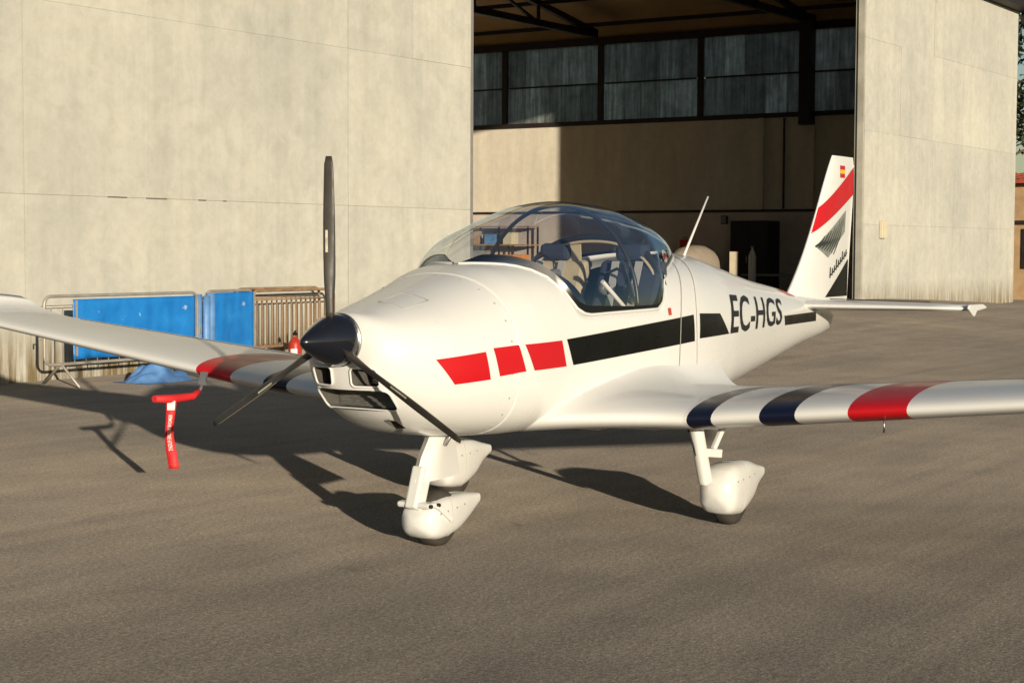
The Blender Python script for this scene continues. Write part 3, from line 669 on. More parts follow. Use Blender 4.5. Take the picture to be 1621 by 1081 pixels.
for side in (1, -1):
    mb = MB()
    ys = [.30, .7, 1.0]
    for (a, b, mi) in BANDS[1:]:
        k = max(1, int((b - a) / .25)); st = [a + (b - a) * i / k for i in range(k + 1)]
        mb.loft([wing_ring(y, side) for y in st], closed=False, cap=False, mi=mi)
    w = mb.build('wing', [M['white_flat'], M['red'], M['navy']], plane)
    tip = MB(); tip.loft([wing_ring(4.2 + d, side, u, s_) for d, u, s_ in ((0.0, 0, 1), (.06, .006, .98), (.12, .02, .93), (.17, .05, .84), (.20, .09, .70), (.21, .12, .56))], closed=False, cap=False); 
    rr = wing_ring(4.41, side, .12, .56); tip.add(rr, [tuple(range(len(rr)))]); tip.build('wing_tip', M['white'], w)
    # trailing edge control surface gap lines and hinge straps
    def te_pt(y, u, off):
        xl, ch, z = wing_sta(y, side); inc = WINC(side); x0 = u; best = min(range(23), key=lambda i: abs(FOIL[i][0] - u)); wz = FOIL[best][1] * ch + off
        return (xl - FOIL[best][0] * ch * math.cos(inc) + wz * math.sin(inc), side * y, z + .03 - FOIL[best][0] * ch * math.sin(inc) + wz * math.cos(inc))
    mb = MB(); mb.tube([te_pt(y, .76, -.001) for y in (1.05, 1.6, 2.2, 2.9, 3.6, 3.95)], .0035, 4); mb.build('aileron_gap', M['dark'], w)
    # root fairing: a concave skin swept from the body side out to the wing, ending in a step at the trailing edge
    yb_ = 1.07; src = wing_ring(yb_, side); rings = []
    seq = [(p, f) for p, f in zip(src, FOIL)]; le = 22
    for q in range(30, -1, -1):
        c, w_ = FOIL[q]; bx_, by_, bz_ = wing_ring(1.07 - .44 * smooth((c - .10) / .6), side)[q]
        up_ = q <= le
        pull = .34 * max(0, 1 - c / .55) ** 2
        ax = bx_ + pull
        if up_: az = bz_ + .012 + .10 * smooth(c / .45) + .03 * smooth((c - .5) / .5) - .035 * (1 - smooth(c / .12))
        else: az = bz_ - .03 - .05 * smooth(c / .10)
        az = max(az, .556); ay = half(ax, az) - .006
        A = Vector((ax, side * ay, az)); B = Vector((bx_, by_, bz_)); L = abs(by_) - ay
        kz = -1.1 * max(0.0, az - bz_); TA = Vector((-.35 * pull, side * .28 * L, kz if up_ else .02)); TB = Vector((-.35 * pull if not up_ else -.3 * pull, side * 1.15 * L, 0))
        d_ = .0025 * (1 if up_ else -1); row = []
        for k in range(19):
            t = k / 18; h1 = 2 * t ** 3 - 3 * t * t + 1; h2 = t ** 3 - 2 * t * t + t; h3 = -2 * t ** 3 + 3 * t * t; h4 = t ** 3 - t * t
            p = A * h1 + TA * h2 + B * h3 + TB * h4; row.append((p.x + (.002 if c < .05 else 0), p.y, p.z + d_ * (1 - t) * 1.5))
        rings.append(row)
    mb = MB(); mb.loft(rings, closed=False, cap=False)
    last = rings[-1]; n_ = len(last); zb_ = [(p[0] + .002, p[1], min(p[2], last[-1][2] - .02)) for p in last]
    mb.add(last + zb_, [(k, k + 1, n_ + k + 1, n_ + k) for k in range(n_ - 1)]); smooth_obj(mb.build('wing_root_fairing', M['white_flat'], plane), 50)
# belly panel between the wings
mb = MB(); mb.box(-.70, .62, -.50, .50, .535, .60); mb.build('belly_panel', M['white_flat'], plane, bevel=.02)
mb = MB(); mb.tube([(.72, 2.07, .70), (.73, 2.07, .635)], .005, 6); mb.build('tie_down_ring', M['steel'], plane)

# --- tailplane
def thin_foil(xl, xt, z, y, t):
    pts = []
    for (u, w) in foil(12, t, 0): pts.append((xl - u * (xl - xt), y, z + w * (xl - xt)))
    return pts
for side in (1, -1):
    mb = MB(); sx = [(.06, -2.70, -3.50), (.5, -2.74, -3.49), (1.0, -2.80, -3.36), (1.27, -2.84, -3.22)]
    mb.loft([thin_foil(a, b, 1.085, side * y, .085) for y, a, b in sx], closed=False, cap=False)
    rr = thin_foil(-2.84, -3.22, 1.085, side * 1.27, .085); mb.add(rr, [tuple(range(len(rr)))]); st = mb.build('tailplane', M['white_flat'], plane)
    mb = MB(); mb.prism([(-2.82, 1.112), (-2.80, 1.085), (-2.90, 1.035), (-2.93, 1.03), (-2.97, 1.065), (-3.16, 1.078), (-3.18, 1.09), (-3.1, 1.110)], 1, side * 1.272, side * 1.29); mb.build('tailplane_tip', M['white'], st, bevel=.008)
    mb = MB(); mb.tube([(-3.20, side * .15, 1.119), (-3.16, side * .9, 1.116)], .003, 4); mb.build('elevator_gap', M['dark'], st)
mb = MB(); mb.loft([[(x, r_ * math.cos(2 * math.pi * k / 12), 0.975 + (x + 3.5) * -.15 + r_ * math.sin(2 * math.pi * k / 12)) for k in range(12)] for x, r_ in ((-3.47, .045), (-3.54, .035), (-3.58, .018), (-3.59, .004))]); mb.build('tail_cone', M['white'], plane)
# fin
FL = lambda z: pchip([1.06, 1.12, 1.16, 2.16], [-2.60, -2.74, -2.80, -3.565])(z)
FT = lambda z: pchip([1.08, 1.3, 2.1, 2.16], [-3.86, -3.88, -3.965, -3.955])(z)
def fin_half(x, z):
    a, b = FL(z), FT(z); u = min(max((a - x) / (a - b), 0.0), 1.0); t = .095
    return max(5 * t * (a - b) * (.2969 * math.sqrt(u) - .126 * u - .3516 * u * u + .2843 * u ** 3 - .1036 * u ** 4), .004)
mb = MB(); rings = []
for i in range(25):
    z = 1.08 + 1.075 * i / 24; a, b = FL(z), FT(z); us = [.5 - .5 * math.cos(math.pi * k / 20) for k in range(21)]
    sc = 1 if i < 23 else (.8 if i == 23 else .35)
    rings.append([(a + (b - a) * u, fin_half(a + (b - a) * u, z) * sc, z) for u in us] + [(a + (b - a) * u, -fin_half(a + (b - a) * u, z) * sc, z) for u in us[::-1]])
fin = smooth_obj(mb.loft(rings).build('fin', M['white'], plane), 50)
def on_fin(b, quad, side, nu=30, nv=20, off=.003):
    (tl, tr, br, bl) = quad; v = []
    for j in range(nv + 1):
        for i in range(nu + 1):
            u, w = i / nu, j / nv
            x = (tl[0] * (1 - u) + tr[0] * u) * (1 - w) + (bl[0] * (1 - u) + br[0] * u) * w; z = (tl[1] * (1 - u) + tr[1] * u) * (1 - w) + (bl[1] * (1 - u) + br[1] * u) * w
            x = min(max(x, FT(z) + .004), FL(z) - .003); v.append((x, side * (fin_half(x, z) + off), z))
    m = nu + 1; b.add(v, [(j * m + i, (j + 1) * m + i, (j + 1) * m + i + 1, j * m + i + 1) for j in range(nv) for i in range(nu)], 0, True); return b
FA = lambda x, z: (x, z)
for s in (1, -1):
    on_fin(MB(), ((-3.13, 1.69), (-3.97, 2.085), (-3.97, 1.88), (-2.97, 1.505)), s).build('red_band', M['red'], fin, recalc=False)
    on_fin(MB(), ((-3.74, 1.325), (-3.875, 1.40), (-3.86, 1.125), (-3.36, 1.125)), s, off=.0035).build('black_corner', M['black'], fin, recalc=False)
    # small national flag: red, yellow, red
    for k, mm in enumerate((M['red'], M['yellow'], M['red'])):
        z1 = 2.085 - k * .03; on_fin(MB(), ((-3.66, z1), (-3.76, z1), (-3.76, z1 - .029), (-3.66, z1 - .029)), s, 4, 2, .003).build('flag_stripe', mm, fin, recalc=False)
    # spread wing emblem: a grey ground, dark feather strokes fanning up to the rear, a line of script below
    on_fin(MB(), ((-3.20, 1.49), (-3.80, 1.76), (-3.78, 1.60), (-3.42, 1.41)), s, off=.003).build('emblem_ground', M['emblem_grey'], fin, recalc=False)
    mb = MB()
    for k in range(8):
        t = k / 7; x0 = -3.20 - .33 * t; z0 = 1.488 - .055 * t; x1 = x0 - .16 - .16 * t + .1 * t * t; z1 = z0 + .075 + .21 * t - .02 * t * t; xm, zm = (x0 + x1) / 2 - .015, (z0 + z1) / 2 - .014
        for (a, b, h0, h1) in (((x0, z0), (xm, zm), .008, .017), ((xm, zm), (x1, z1), .017, .006)):
            on_fin(mb, ((a[0], a[1] + h0), (b[0], b[1] + h1), (b[0], b[1] - h1 * .6), (a[0], a[1] - h0 * .6)), s, 3, 1, .0042)
    mb.build('wing_emblem', M['grey_print'], fin, recalc=False)
    mb = MB()
    for k in range(9):
        t = k / 8; x0 = -3.45 - .36 * t; z0 = 1.262 + .155 * t; hh = .05 if k % 3 else .075
        on_fin(mb, ((x0 - .01, z0 + hh), (x0 - .030, z0 + hh + .006), (x0 - .022, z0), (x0, z0)), s, 2, 1, .003)
        on_fin(mb, ((x0, z0 + .018), (x0 - .042, z0 + .034), (x0 - .042, z0 + .022), (x0, z0 + .006)), s, 2, 1, .0034)
    mb.build('script_line', M['grey_print'], fin, recalc=False)
mb = MB(); mb.tube([(FT(z) - .002, 0, z) for z in (1.1, 1.4, 1.8, 2.1)], .006, 6); mb.build('fin_trailing_edge', M['white_flat'], fin)
mb = MB(); mb.tube([(-1.235, 0, 1.395), (-1.26, 0, 1.44), (-1.57, 0, 1.80)], [.014, .009, .006], 8); an = mb.build('whip_antenna', M['print_white'], plane)
mb = MB(); mb.loft([[(-1.235 + r_ * math.cos(2 * math.pi * k / 12), r_ * math.sin(2 * math.pi * k / 12), z) for k in range(12)] for r_, z in ((.03, 1.398), (.028, 1.41), (.015, 1.425))]); mb.build('antenna_foot', M['white'], an)

# --- undercarriage
def pod(name, y, x0, prof_top, prof_bot, w, parent):
    # teardrop wheel fairing: profile curves along x, width curve
    tf = pchip([p[0] for p in prof_top], [p[1] for p in prof_top]); bf = pchip([p[0] for p in prof_bot], [p[1] for p in prof_bot]); a, b = prof_top[0][0], prof_top[-1][0]
    rings = []
    for i in range(25):
        u = i / 24; x = a + (b - a) * u
        ww = w * pchip([0, .12, .35, .6, .85, .96, 1], [.30, .42, .68, .90, 1, .8, .3])(u) if b > a else w
        zt, zb = tf(x), bf(x); zm = (zt + zb) / 2; h = max((zt - zb) / 2, .004)
        rings.append([(x + x0, y + ww * math.copysign(abs(math.cos(t)) ** .5, math.cos(t)), zm + h * math.copysign(abs(math.sin(t)) ** .7, math.sin(t))) for t in [2 * math.pi * k / 24 for k in range(24)]])
    o = smooth_obj(MB().loft(rings).build(name, M['white'], parent), 50)
    sm = MB(); r_ = rings[15]; c0 = (rings[15][0][0], y, sum(p[2] for p in r_) / len(r_))
    sm.tube([(p[0], c0[1] + (p[1] - c0[1]) * 1.004, c0[2] + (p[2] - c0[2]) * 1.004) for p in r_ + r_[:1]], .0022, 4, cap=False); sm.build('shell_seam', M['seam'], o)
    for i_ in (9, 13, 17, 20):
        for k_ in (1, 11):
            p = rings[i_][k_]; sg = 1 if p[1] > y else -1; b = MB(); b.tube([(p[0], p[1] - sg * .002, p[2]), (p[0], p[1] + sg * .002, p[2])], .005, 6); b.build('screw', M['alu'], o)
    return o
def tyre(x, y, z, r_, w, parent):
    pr = [(-w / 2, r_ * .62), (-w / 2, r_ * .85), (-w * .38, r_ * .96), (-w * .15, r_), (w * .15, r_), (w * .38, r_ * .96), (w / 2, r_ * .85), (w / 2, r_ * .62)]
    t = MB().loft([[(x + q * math.cos(2 * math.pi * k / 32), y + o_, z + q * math.sin(2 * math.pi * k / 32)) for k in range(32)] for o_, q in pr]).build('tyre', M['rubber'], parent)
    return t
for s in (1, -1):
    y = .94 * s
    leg = MB(); leg.bar((.28, s * .865, .62), (.17, s * .885, .235), .06, .075); lg = leg.build('main_leg', M['white'], plane, bevel=.024, seg=4); smooth_obj(lg, 50)
    mb = MB(); mb.tube([(.315, s * .845, .56), (.25, s * .865, .40), (.18, s * .885, .25)], .006, 6); mb.build('brake_line', M['dark'], lg)
    mb = MB(); mb.bar((.26, s * .90, .555), (.02, s * .92, .54), .03, .03); mb.bar((.02, s * .92, .56), (.12, s * .90, .42), .028, .028); mb.bar((.20, s * .895, .41), (.08, s * .915, .395), .045, .045); mb.build('torque_arm', M['white_flat'], lg, bevel=.006)
    mb = MB(); mb.tube([(-.07, s * .82, .16), (-.07, s * .95, .16)], .02, 8); mb.build('axle', M['steel'], lg)
    p = pod('wheel_fairing', s * .91, 0, [(-.43, .275), (-.34, .295), (-.14, .338), (.0, .338), (.10, .305), (.15, .225)], [(-.43, .222), (-.33, .18), (-.22, .105), (-.05, .058), (.09, .075), (.15, .160)], .105, plane)
    tyre(-.06, s * .91, .15, .15, .095, p)
nl = empty('nose_gear', (0, 0, 0), 0, plane)
# broad leg fairing: thin wedge, wide at its foot
mb = MB(); rings = []
for z, xf, xb, w in ((.60, 1.40, 1.22, .035), (.54, 1.43, 1.215, .04), (.45, 1.495, 1.19, .045), (.38, 1.525, 1.175, .048), (.335, 1.545, 1.165, .048)):
    rings.append([(xb + (xf - xb) * u, sg * w * (pchip([0, .3, .75, .95, 1], [.12, .5, 1, .7, .1])(u)), z + (.03 if False else 0)) for sg, us in ((1, [0, .15, .35, .55, .75, .9, 1]), (-1, [.9, .75, .55, .35, .15])) for u in us])
smooth_obj(mb.loft(rings).build('leg_fairing', M['white'], nl), 40)
mb = MB(); mb.bar((1.475, 0, .40), (1.545, 0, .20), .07, .085); mb.bar((1.535, -.09, .225), (1.535, .11, .225), .07, .03); mb.build('nose_strut', M['white'], nl, bevel=.012)
mb = MB(); mb.bar((1.50, .09, .225), (1.38, .09, .14), .03, .055, up=(0, 1, 0)); mb.bar((1.50, -.09, .225), (1.38, -.09, .14), .03, .055, up=(0, 1, 0)); mb.tube([(1.37, -.09, .14), (1.37, .09, .14)], .016, 10); mb.build('nose_fork', M['white_flat'], nl, bevel=.005)
for dx in (-.035, .03):
    mb = MB(); mb.tube([(1.53 + dx, .105, .226), (1.53 + dx, .118, .226)], .010, 8); mb.build('fork_bolt', M['dark'], nl)
p = pod('nose_wheel_fairing', 0, 0, [(1.02, .225), (1.18, .245), (1.34, .25), (1.45, .238), (1.52, .21), (1.555, .165)], [(1.02, .175), (1.14, .11), (1.28, .058), (1.42, .042), (1.51, .06), (1.555, .11)], .105, nl)
tyre(1.37, 0, .14, .14, .11, p)
mb = MB(); mb.tube([(1.30, .08, .60), (1.36, .05, .50)], .010, 6); mb.build('steering_rod', M['alu'], nl)

# --- pitot and the red cover hanging from it
mb = MB(); mb.bar((.84, -2.05, .74), (.86, -2.05, .665), .05, .012); mb.tube([(.86, -2.05, .665), (.872, -2.05, .64), (.93, -2.05, .605), (1.20, -2.05, .605)], .009, 8); mb.build('pitot_tube', M['alu'], plane)
pc = tag(empty('pitot_cover', (1.24, -2.05, .605)), 'red fabric pitot cover with a hanging streamer below the wing', 'cover')
PO = Vector((1.24, -2.05, .605))
mb = MB(); mb.tube([Vector(q) - PO for q in ((.885, -2.05, .632), (.94, -2.05, .604), (1.10, -2.05, .602), (1.245, -2.05, .612))], [.017, .022, .026, .02], 10); mb.build('cover_sleeve', M['textile_red'], pc)
mb = MB(); rings = []
sx = Vector((-.62, .78, 0)).normalized()
def flag_pt(u, w): # u across, w down
    b_ = Vector((1.115, -2.05, .60 - .40 * w)); return b_ + sx * ((u - .5) * .054) + Vector((.012 * math.sin(w * 5), .010 * math.sin(w * 7 + u), 0)) - PO
n = 20; v = [flag_pt(u, i / n) for i in range(n + 1) for u in (0, .5, 1)]
mb.add(v, [(i * 3 + k, i * 3 + k + 1, i * 3 + k + 4, i * 3 + k + 3) for i in range(n) for k in range(2)], 0, True); fg = mb.build('streamer', M['textile_red'], pc); fg.modifiers.new('t', 'SOLIDIFY').thickness = .003
nf = sx.cross(Vector((0, 0, 1))); nf = nf if nf.dot(Vector((8, 5, 0))) > 0 else -nf
mb = MB(); v = [flag_pt(u, .02 + .13 * i / 4) + nf * .005 for i in range(5) for u in (.12, .88)]; mb.add(v, [(2 * i, 2 * i + 1, 2 * i + 3, 2 * i + 2) for i in range(4)]); mb.build('streamer_label', M['print_white'], fg, recalc=False)
letters('streamer_lettering', 'REMOVE BEFORE FLIGHT', ((.30, .22), (.30, .74), (.72, .74), (.72, .22)), fg, lambda u, w: tuple(flag_pt(u, w) + nf * .005), M['print_white'])

# ------------------------------------------------------------------ barriers along the hangar wall
def barrier(name, loc, rz, L, m, label, group, cover=None, bars=18, H=.95, feet=True):
    t = tag(empty(name, loc, rz), label, 'barrier', group)
    r = .017; z0 = .24
    def rr(i=0):
        c = .09; P = []
        for cx, cz, a0 in ((L - c, H - c, 90), (L - c, z0 + c, 0)): 
            P += [(cx + c * math.cos(R(a0 - 90 * k / 5)), 0, cz + c * math.sin(R(a0 - 90 * k / 5))) for k in range(6)]
        for cx, cz, a0 in ((c, z0 + c, 270), (c, H - c, 180)): P += [(cx + c * math.cos(R(a0 - 90 * k / 5)), 0, cz + c * math.sin(R(a0 - 90 * k / 5))) for k in range(6)]
        return P + P[:1]
    mb = MB(); mb.tube(rr(), r, 8, cap=False); mb.build('frame', m, t)
    mb = MB(); mb.tube([(.02, 0, H - .11), (L - .02, 0, H - .11)], .011, 6); mb.build('rail', m, t)
    n = bars
    me = None
    for k in range(n):
        x = .09 + (L - .18) * k / (n - 1)
        if me is None:
            mb = MB(); mb.tube([(0, 0, z0 + .01), (0, 0, H - .12)], .007, 5); o = mb.build('bar', m, t); me = o.data
        else: o = link_mesh('bar', me, t)
        o.location = (x, 0, 0)
    if feet:
        for x in (.22, L - .22):
            mb = MB(); mb.tube([(x - .02, -.30, .012), (x, -.03, z0 - .02), (x, 0, z0)], .014, 6); mb.tube([(x + .02, .30, .012), (x, .03, z0 - .02), (x, 0, z0)], .014, 6); mb.bar((x - .02, -.33, .012), (x - .02, -.27, .012), .05, .02); mb.build('foot', m, t)
    mb = MB(); mb.tube([(-.0, 0, .55), (-.055, 0, .55), (-.06, 0, .47)], .009, 6); mb.tube([(L, 0, .55), (L + .05, 0, .55), (L + .05, 0, .5)], .009, 6); mb.build('coupling_hook', m, t)
    if cover:
        a, b, z1, z2 = cover; mb = MB(); nx, nz = 44, 12; v = []
        for j in range(nz + 1):
            for i in range(nx + 1):
                x = a + (b - a) * i / nx; z = z1 + (z2 - z1) * j / nz
                v.append((x, .034 + .012 * noise.noise((x * 3 + loc[0], z * 4, 1)) + .010 * noise.noise((x * 9 + loc[0], z * 1.2, 7)) , z + (.02 * noise.noise((x * 2, 5, 0)) if j == 0 else 0)))
        mb.add(v, [(j * (nx + 1) + i, j * (nx + 1) + i + 1, (j + 1) * (nx + 1) + i + 1, (j + 1) * (nx + 1) + i) for j in range(nz) for i in range(nx)], 0, True)
        o = mb.build('cover_sheet', M['tarp'], t); o.modifiers.new('t', 'SOLIDIFY').thickness = .006
        for x in (a + .02, b - .02):
            mb = MB(); mb.box(x - .012, x + .012, .058, .07, z1 + .03, z2 - .01); mb.build('sheet_batten', M['galv'], t)
    return t
GB = 'crowd barriers along the wall'
barrier('crowd_barrier', (-6.10, -8.75, 0), 0, 2.24, M['galv'], 'galvanised crowd barrier mostly covered by a bright blue sheet', GB, (.06, 1.88, .29, .915), 14)
barrier('crowd_barrier', (-7.38, -9.06, 0), R(6), .92, M['galv'], 'short crowd barrier with a faded blue sheet next to the rusty ones', GB, (.03, .89, .22, .93), 8)
barrier('crowd_barrier', (-9.10, -9.20, 0), R(1), 1.6, M['rusty'], 'rusty crowd barrier with thin bars behind the propeller, front one of two', GB, None, 16, .93)
barrier('crowd_barrier', (-9.02, -9.38, 0), R(-1), 1.55, M['rusty'], 'rusty crowd barrier with thin bars behind the propeller, rear one against the wall', GB, None, 16, .95)
# rolled sheets standing between the barriers
mb = MB()
for k, (x, y, r_, h) in enumerate(((0, 0, .055, .93), (.10, .03, .045, .90), (.19, -.02, .05, .92))):
    mb.loft([[(x + r_ * (1 + .12 * math.sin(3 * t + k)) * math.cos(t), y + r_ * (1 + .1 * math.cos(2 * t)) * math.sin(t), z) for t in [2 * math.pi * q / 14 for q in range(14)]] for z in (0, .3, .6, h)])
tag(mb.build('rolled_sheet', M['tarp_pale'], loc=(-6.50, -8.92, 0)), 'faded blue plastic sheets rolled up and standing between two barriers', 'plastic sheet')
# crumpled tarpaulin on the ground
mb = MB(); v = []; n = 26
for j in range(n + 1):
    for i in range(n + 1):
        u, w = i / n * 2 - 1, j / n * 2 - 1; d = min(1, (abs(u) ** 2.4 + abs(w) ** 2.4) ** (1 / 2.4))
        h = (1 - d ** 2) * .20 * (.75 + .8 * noise.noise((u * 2.2, w * 2.2, 3))) + .03 * (1 - d) * noise.noise((u * 7, w * 7, 8)) + .006
        v.append((u * .42, w * .28, max(h, .005)))
mb.add(v, [(j * (n + 1) + i, j * (n + 1) + i + 1, (j + 1) * (n + 1) + i + 1, (j + 1) * (n + 1) + i) for j in range(n) for i in range(n)], 0, True)
tag(mb.build('tarpaulin_heap', M['tarp_pale'], loc=(-5.25, -8.52, 0)), 'crumpled pale blue tarpaulin lying in front of the blue barrier', 'tarpaulin')
ex = tag(empty('fire_extinguisher', (-7.93, -8.86, 0)), 'small red fire extinguisher standing by the rusty barriers', 'extinguisher')
pr = [(.0, .078), (.02, .082), (.28, .082), (.325, .06), (.345, .03), (.37, .022)]
MB().loft([[(q * math.cos(2 * math.pi * k / 18), q * math.sin(2 * math.pi * k / 18), z) for k in range(18)] for z, q in pr]).build('bottle', M['ext_red'], ex)
mb = MB(); mb.bar((0, 0, .38), (.0, 0, .42), .04); mb.bar((-.02, -.02, .425), (.06, .07, .45), .02, .012); mb.build('valve_handle', M['blackbox'], ex)
mb = MB(); v = []
for k in range(7):
    a = R(0 + 60 * k / 6)
    for z in (.13, .22): v.append((.0835 * math.cos(a), .0835 * math.sin(a), z))
mb.add(v, [(2 * k, 2 * k + 2, 2 * k + 3, 2 * k + 1) for k in range(6)]); mb.build('bottle_label', M['print_white'], ex, recalc=False)

# ------------------------------------------------------------------ things inside the hangar
FZ = lambda x, y: ground_z(x, y) + .012 + .003
def put(name, x, y, label, cat): return tag(empty(name, (x, y, FZ(x, y))), label, cat)
a = put('covered_aircraft', -30.9, -15.2, 'small aircraft under a beige cover parked inside the hangar', 'aircraft')
pr = [(-1.25, .10, .95), (-1.15, .26, .90), (-.8, .42, .82), (-.4, .50, .80), (.1, .52, .78), (.7, .48, .76), (1.1, .34, .74), (1.3, .12, .72)]
MB().loft([[(x * .85, w * math.cos(t), z - .15 + (.62 * w / .52 if math.sin(t) > 0 else .42 * w / .52) * math.sin(t)) for t in [2 * math.pi * k / 20 for k in range(20)]] for x, w, z in pr]).build('fabric_cover', M['beige'], a)
for (x, y) in ((.55, 0), (-.35, .42), (-.35, -.42)):
    mb = MB(); mb.tube([(x, y * .6, .48), (x, y, .16)], .025, 8); lg = mb.build('leg', M['galv'], a); tyre(x, y, .13, .13, .09, lg)
b = put('cream_board', -31.8, -14.5, 'narrow cream board standing upright beside the covered aircraft', 'board')
mb = MB(); mb.box(-.03, .03, -.11, .11, 0, 1.12); mb.build('panel', M['cream_paint'], b, bevel=.006)
mb = MB(); mb.box(-.2, .2, -.16, .16, 0, .03); mb.build('foot_plate', M['grey_box'], b, bevel=.004)
b = put('tall_cabinet', -39.0, -17.3, 'tall black cabinet against the inner wall left of the tail fin', 'cabinet')
mb = MB(); mb.box(-.42, .42, -.62, .62, .05, 2.32); mb.build('carcass', M['blackbox'], b, bevel=.01)
for s in (-1, 1):
    mb = MB(); mb.box(.421, .44, s * .31 - .295, s * .31 + .295, .1, 2.27); d = mb.build('door', M['blackbox'], b, bevel=.004)
    mb = MB(); mb.box(.441, .47, s * .06 - .012, s * .06 + .012, 1.05, 1.25); mb.build('handle', M['galv'], d)
b = put('low_cupboard', -38.9, -20.4, 'low grey cupboard row with pale top against the inner wall', 'cupboard')
mb = MB(); mb.box(-.35, .35, -1.4, 1.4, .05, 1.30); mb.build('carcass', M['grey_box'], b, bevel=.008)
mb = MB(); mb.box(-.38, .40, -1.44, 1.44, 1.303, 1.35); mb.build('top', M['print_white'], b, bevel=.006)
for k in range(4):
    mb = MB(); y = -1.05 + k * .7; mb.box(.351, .37, y - .33, y + .33, .1, 1.27); d = mb.build('door', M['blackbox'] if k % 2 else M['grey_box'], b, bevel=.004)
    mb = MB(); mb.box(.371, .395, y + .24, y + .27, .9, 1.05); mb.build('handle', M['alu'], d)
b = put('red_jerrycan', -38.85, -19.6, 'red fuel can standing on the low grey cupboard', 'fuel can'); b.name = 'fuel_can'; b.location.z += 1.335
mb = MB(); mb.box(-.09, .09, -.17, .17, 0, .42); mb.build('body', M['ext_red'], b, bevel=.03); mb = MB(); mb.tube([(0, -.1, .41), (0, -.08, .48), (0, .06, .48), (0, .08, .41)], .014, 6); mb.build('handle', M['ext_red'], b)
b = put('white_drum', -38.85, -20.9, 'white plastic drum standing on the low grey cupboard', 'drum'); b.name = 'plastic_drum'; b.location.z += 1.335
MB().loft([[(q * math.cos(2 * math.pi * k / 16), q * math.sin(2 * math.pi * k / 16), z) for k in range(16)] for z, q in ((0, .16), (.03, .175), (.40, .175), (.44, .14), (.46, .05), (.50, .05))]).build('tank', M['print_white'], b)
b = put('work_bench', -37.6, -15.9, 'grey work bench near the inner wall behind the tail', 'bench')
mb = MB(); mb.box(-.4, .4, -1.0, 1.0, .66, .72); mb.build('bench_top', M['grey_box'], b, bevel=.006)
for sx_ in (-.35, .35):
    for sy_ in (-.93, .93):
        mb = MB(); mb.box(sx_ - .03, sx_ + .03, sy_ - .03, sy_ + .03, 0, .659); mb.build('leg', M['steel_dark'], b)
b = put('gas_cylinder', -37.3, -16.3, 'slim pale gas cylinder standing in the dim hangar', 'cylinder')
b.location = (-36.5, -16.2, FZ(-36.5, -16.2)); MB().loft([[(q * math.cos(2 * math.pi * k / 14), q * math.sin(2 * math.pi * k / 14), z) for k in range(14)] for z, q in ((0, .1), (.02, .11), (1.2, .11), (1.33, .07), (1.38, .035), (1.45, .03))]).build('tank', M['print_white'], b)
mb = MB(); mb.tube([(-.06, 0, 1.47), (.06, 0, 1.47)], .025, 8); mb.build('valve', M['alu'], b)
b = put('storage_rack', -38.9, -26.9, 'brown shelving rack with boxes against the sunlit inner wall', 'rack')
for y in (-1.7, -.57, .57, 1.7):
    for x in (-.3, .3):
        mb = MB(); mb.box(x - .025, x + .025, y - .025, y + .025, 0, 2.2); mb.build('upright', M['steel_dark'], b)
for z in (.3, .95, 1.55, 2.15):
    mb = MB(); mb.box(-.33, .33, -1.75, 1.75, z, z + .04); mb.build('shelf', M['cardboard'], b)
for nm, x, y, z, sx_, sy_, sz_, mm, lb, ct in (('storage_box', -38.8, -26.0, 1.59, .4, .35, .36, 'cream_paint', 'white box on the upper shelf of the brown rack', 'box'), ('plastic_crate', -38.85, -26.7, 1.59, .4, .5, .30, 'tarp_pale', 'blue plastic crate on the upper shelf of the brown rack', 'crate'),
    ('cardboard_box', -38.8, -27.6, 1.59, .42, .6, .40, 'cardboard', 'brown cardboard box on the upper shelf of the brown rack', 'box'), ('storage_box', -38.8, -27.3, .99, .42, .7, .36, 'grey_box', 'grey box on the middle shelf of the brown rack', 'box')):
    o = tag(empty(nm, (x, y, FZ(-38.9, -26.9) + z + .001)), lb, ct); mb = MB(); mb.box(-sx_ / 2, sx_ / 2, -sy_ / 2, sy_ / 2, 0, sz_); mb.build('carton', M[mm], o, bevel=.012)
    mb = MB(); mb.box(-sx_ / 2 - .008, sx_ / 2 + .008, -sy_ / 2 - .008, sy_ / 2 + .008, sz_ + .001, sz_ + .03); mb.build('lid', M[mm], o, bevel=.006)
b = put('tool_chest', -29.8, -20.0, 'orange tool chest on castors on the sunlit hangar floor', 'tool chest')
mb = MB(); mb.box(-.38, .38, -.28, .28, .12, .95); mb.build('body', M['orange'], b, bevel=.015)
for k in range(4):
    mb = MB(); mb.box(.381, .395, -.25, .25, .17 + k * .19, .33 + k * .19); d = mb.build('drawer', M['orange'], b, bevel=.003)
    mb = MB(); mb.box(.396, .42, -.15, .15, .28 + k * .19, .30 + k * .19); mb.build('handle', M['alu'], d)
for x in (-.3, .3):
    for y in (-.2, .2): tyre(b.location.x * 0 + x, y, .06, .06, .04, b)
b = put('wall_box', -39.4, -18.4, 'small black electrical box on the inner hangar wall', 'electrical box'); b.location = (SIDE_X + .001, -18.55, 2.22)
mb = MB(); mb.box(0, .10, -.1, .1, 0, .26); mb.build('housing', M['blackbox'], b, bevel=.006); mb = MB(); mb.box(.101, .115, -.08, .08, .02, .24); mb.build('cover', M['grey_box'], b)

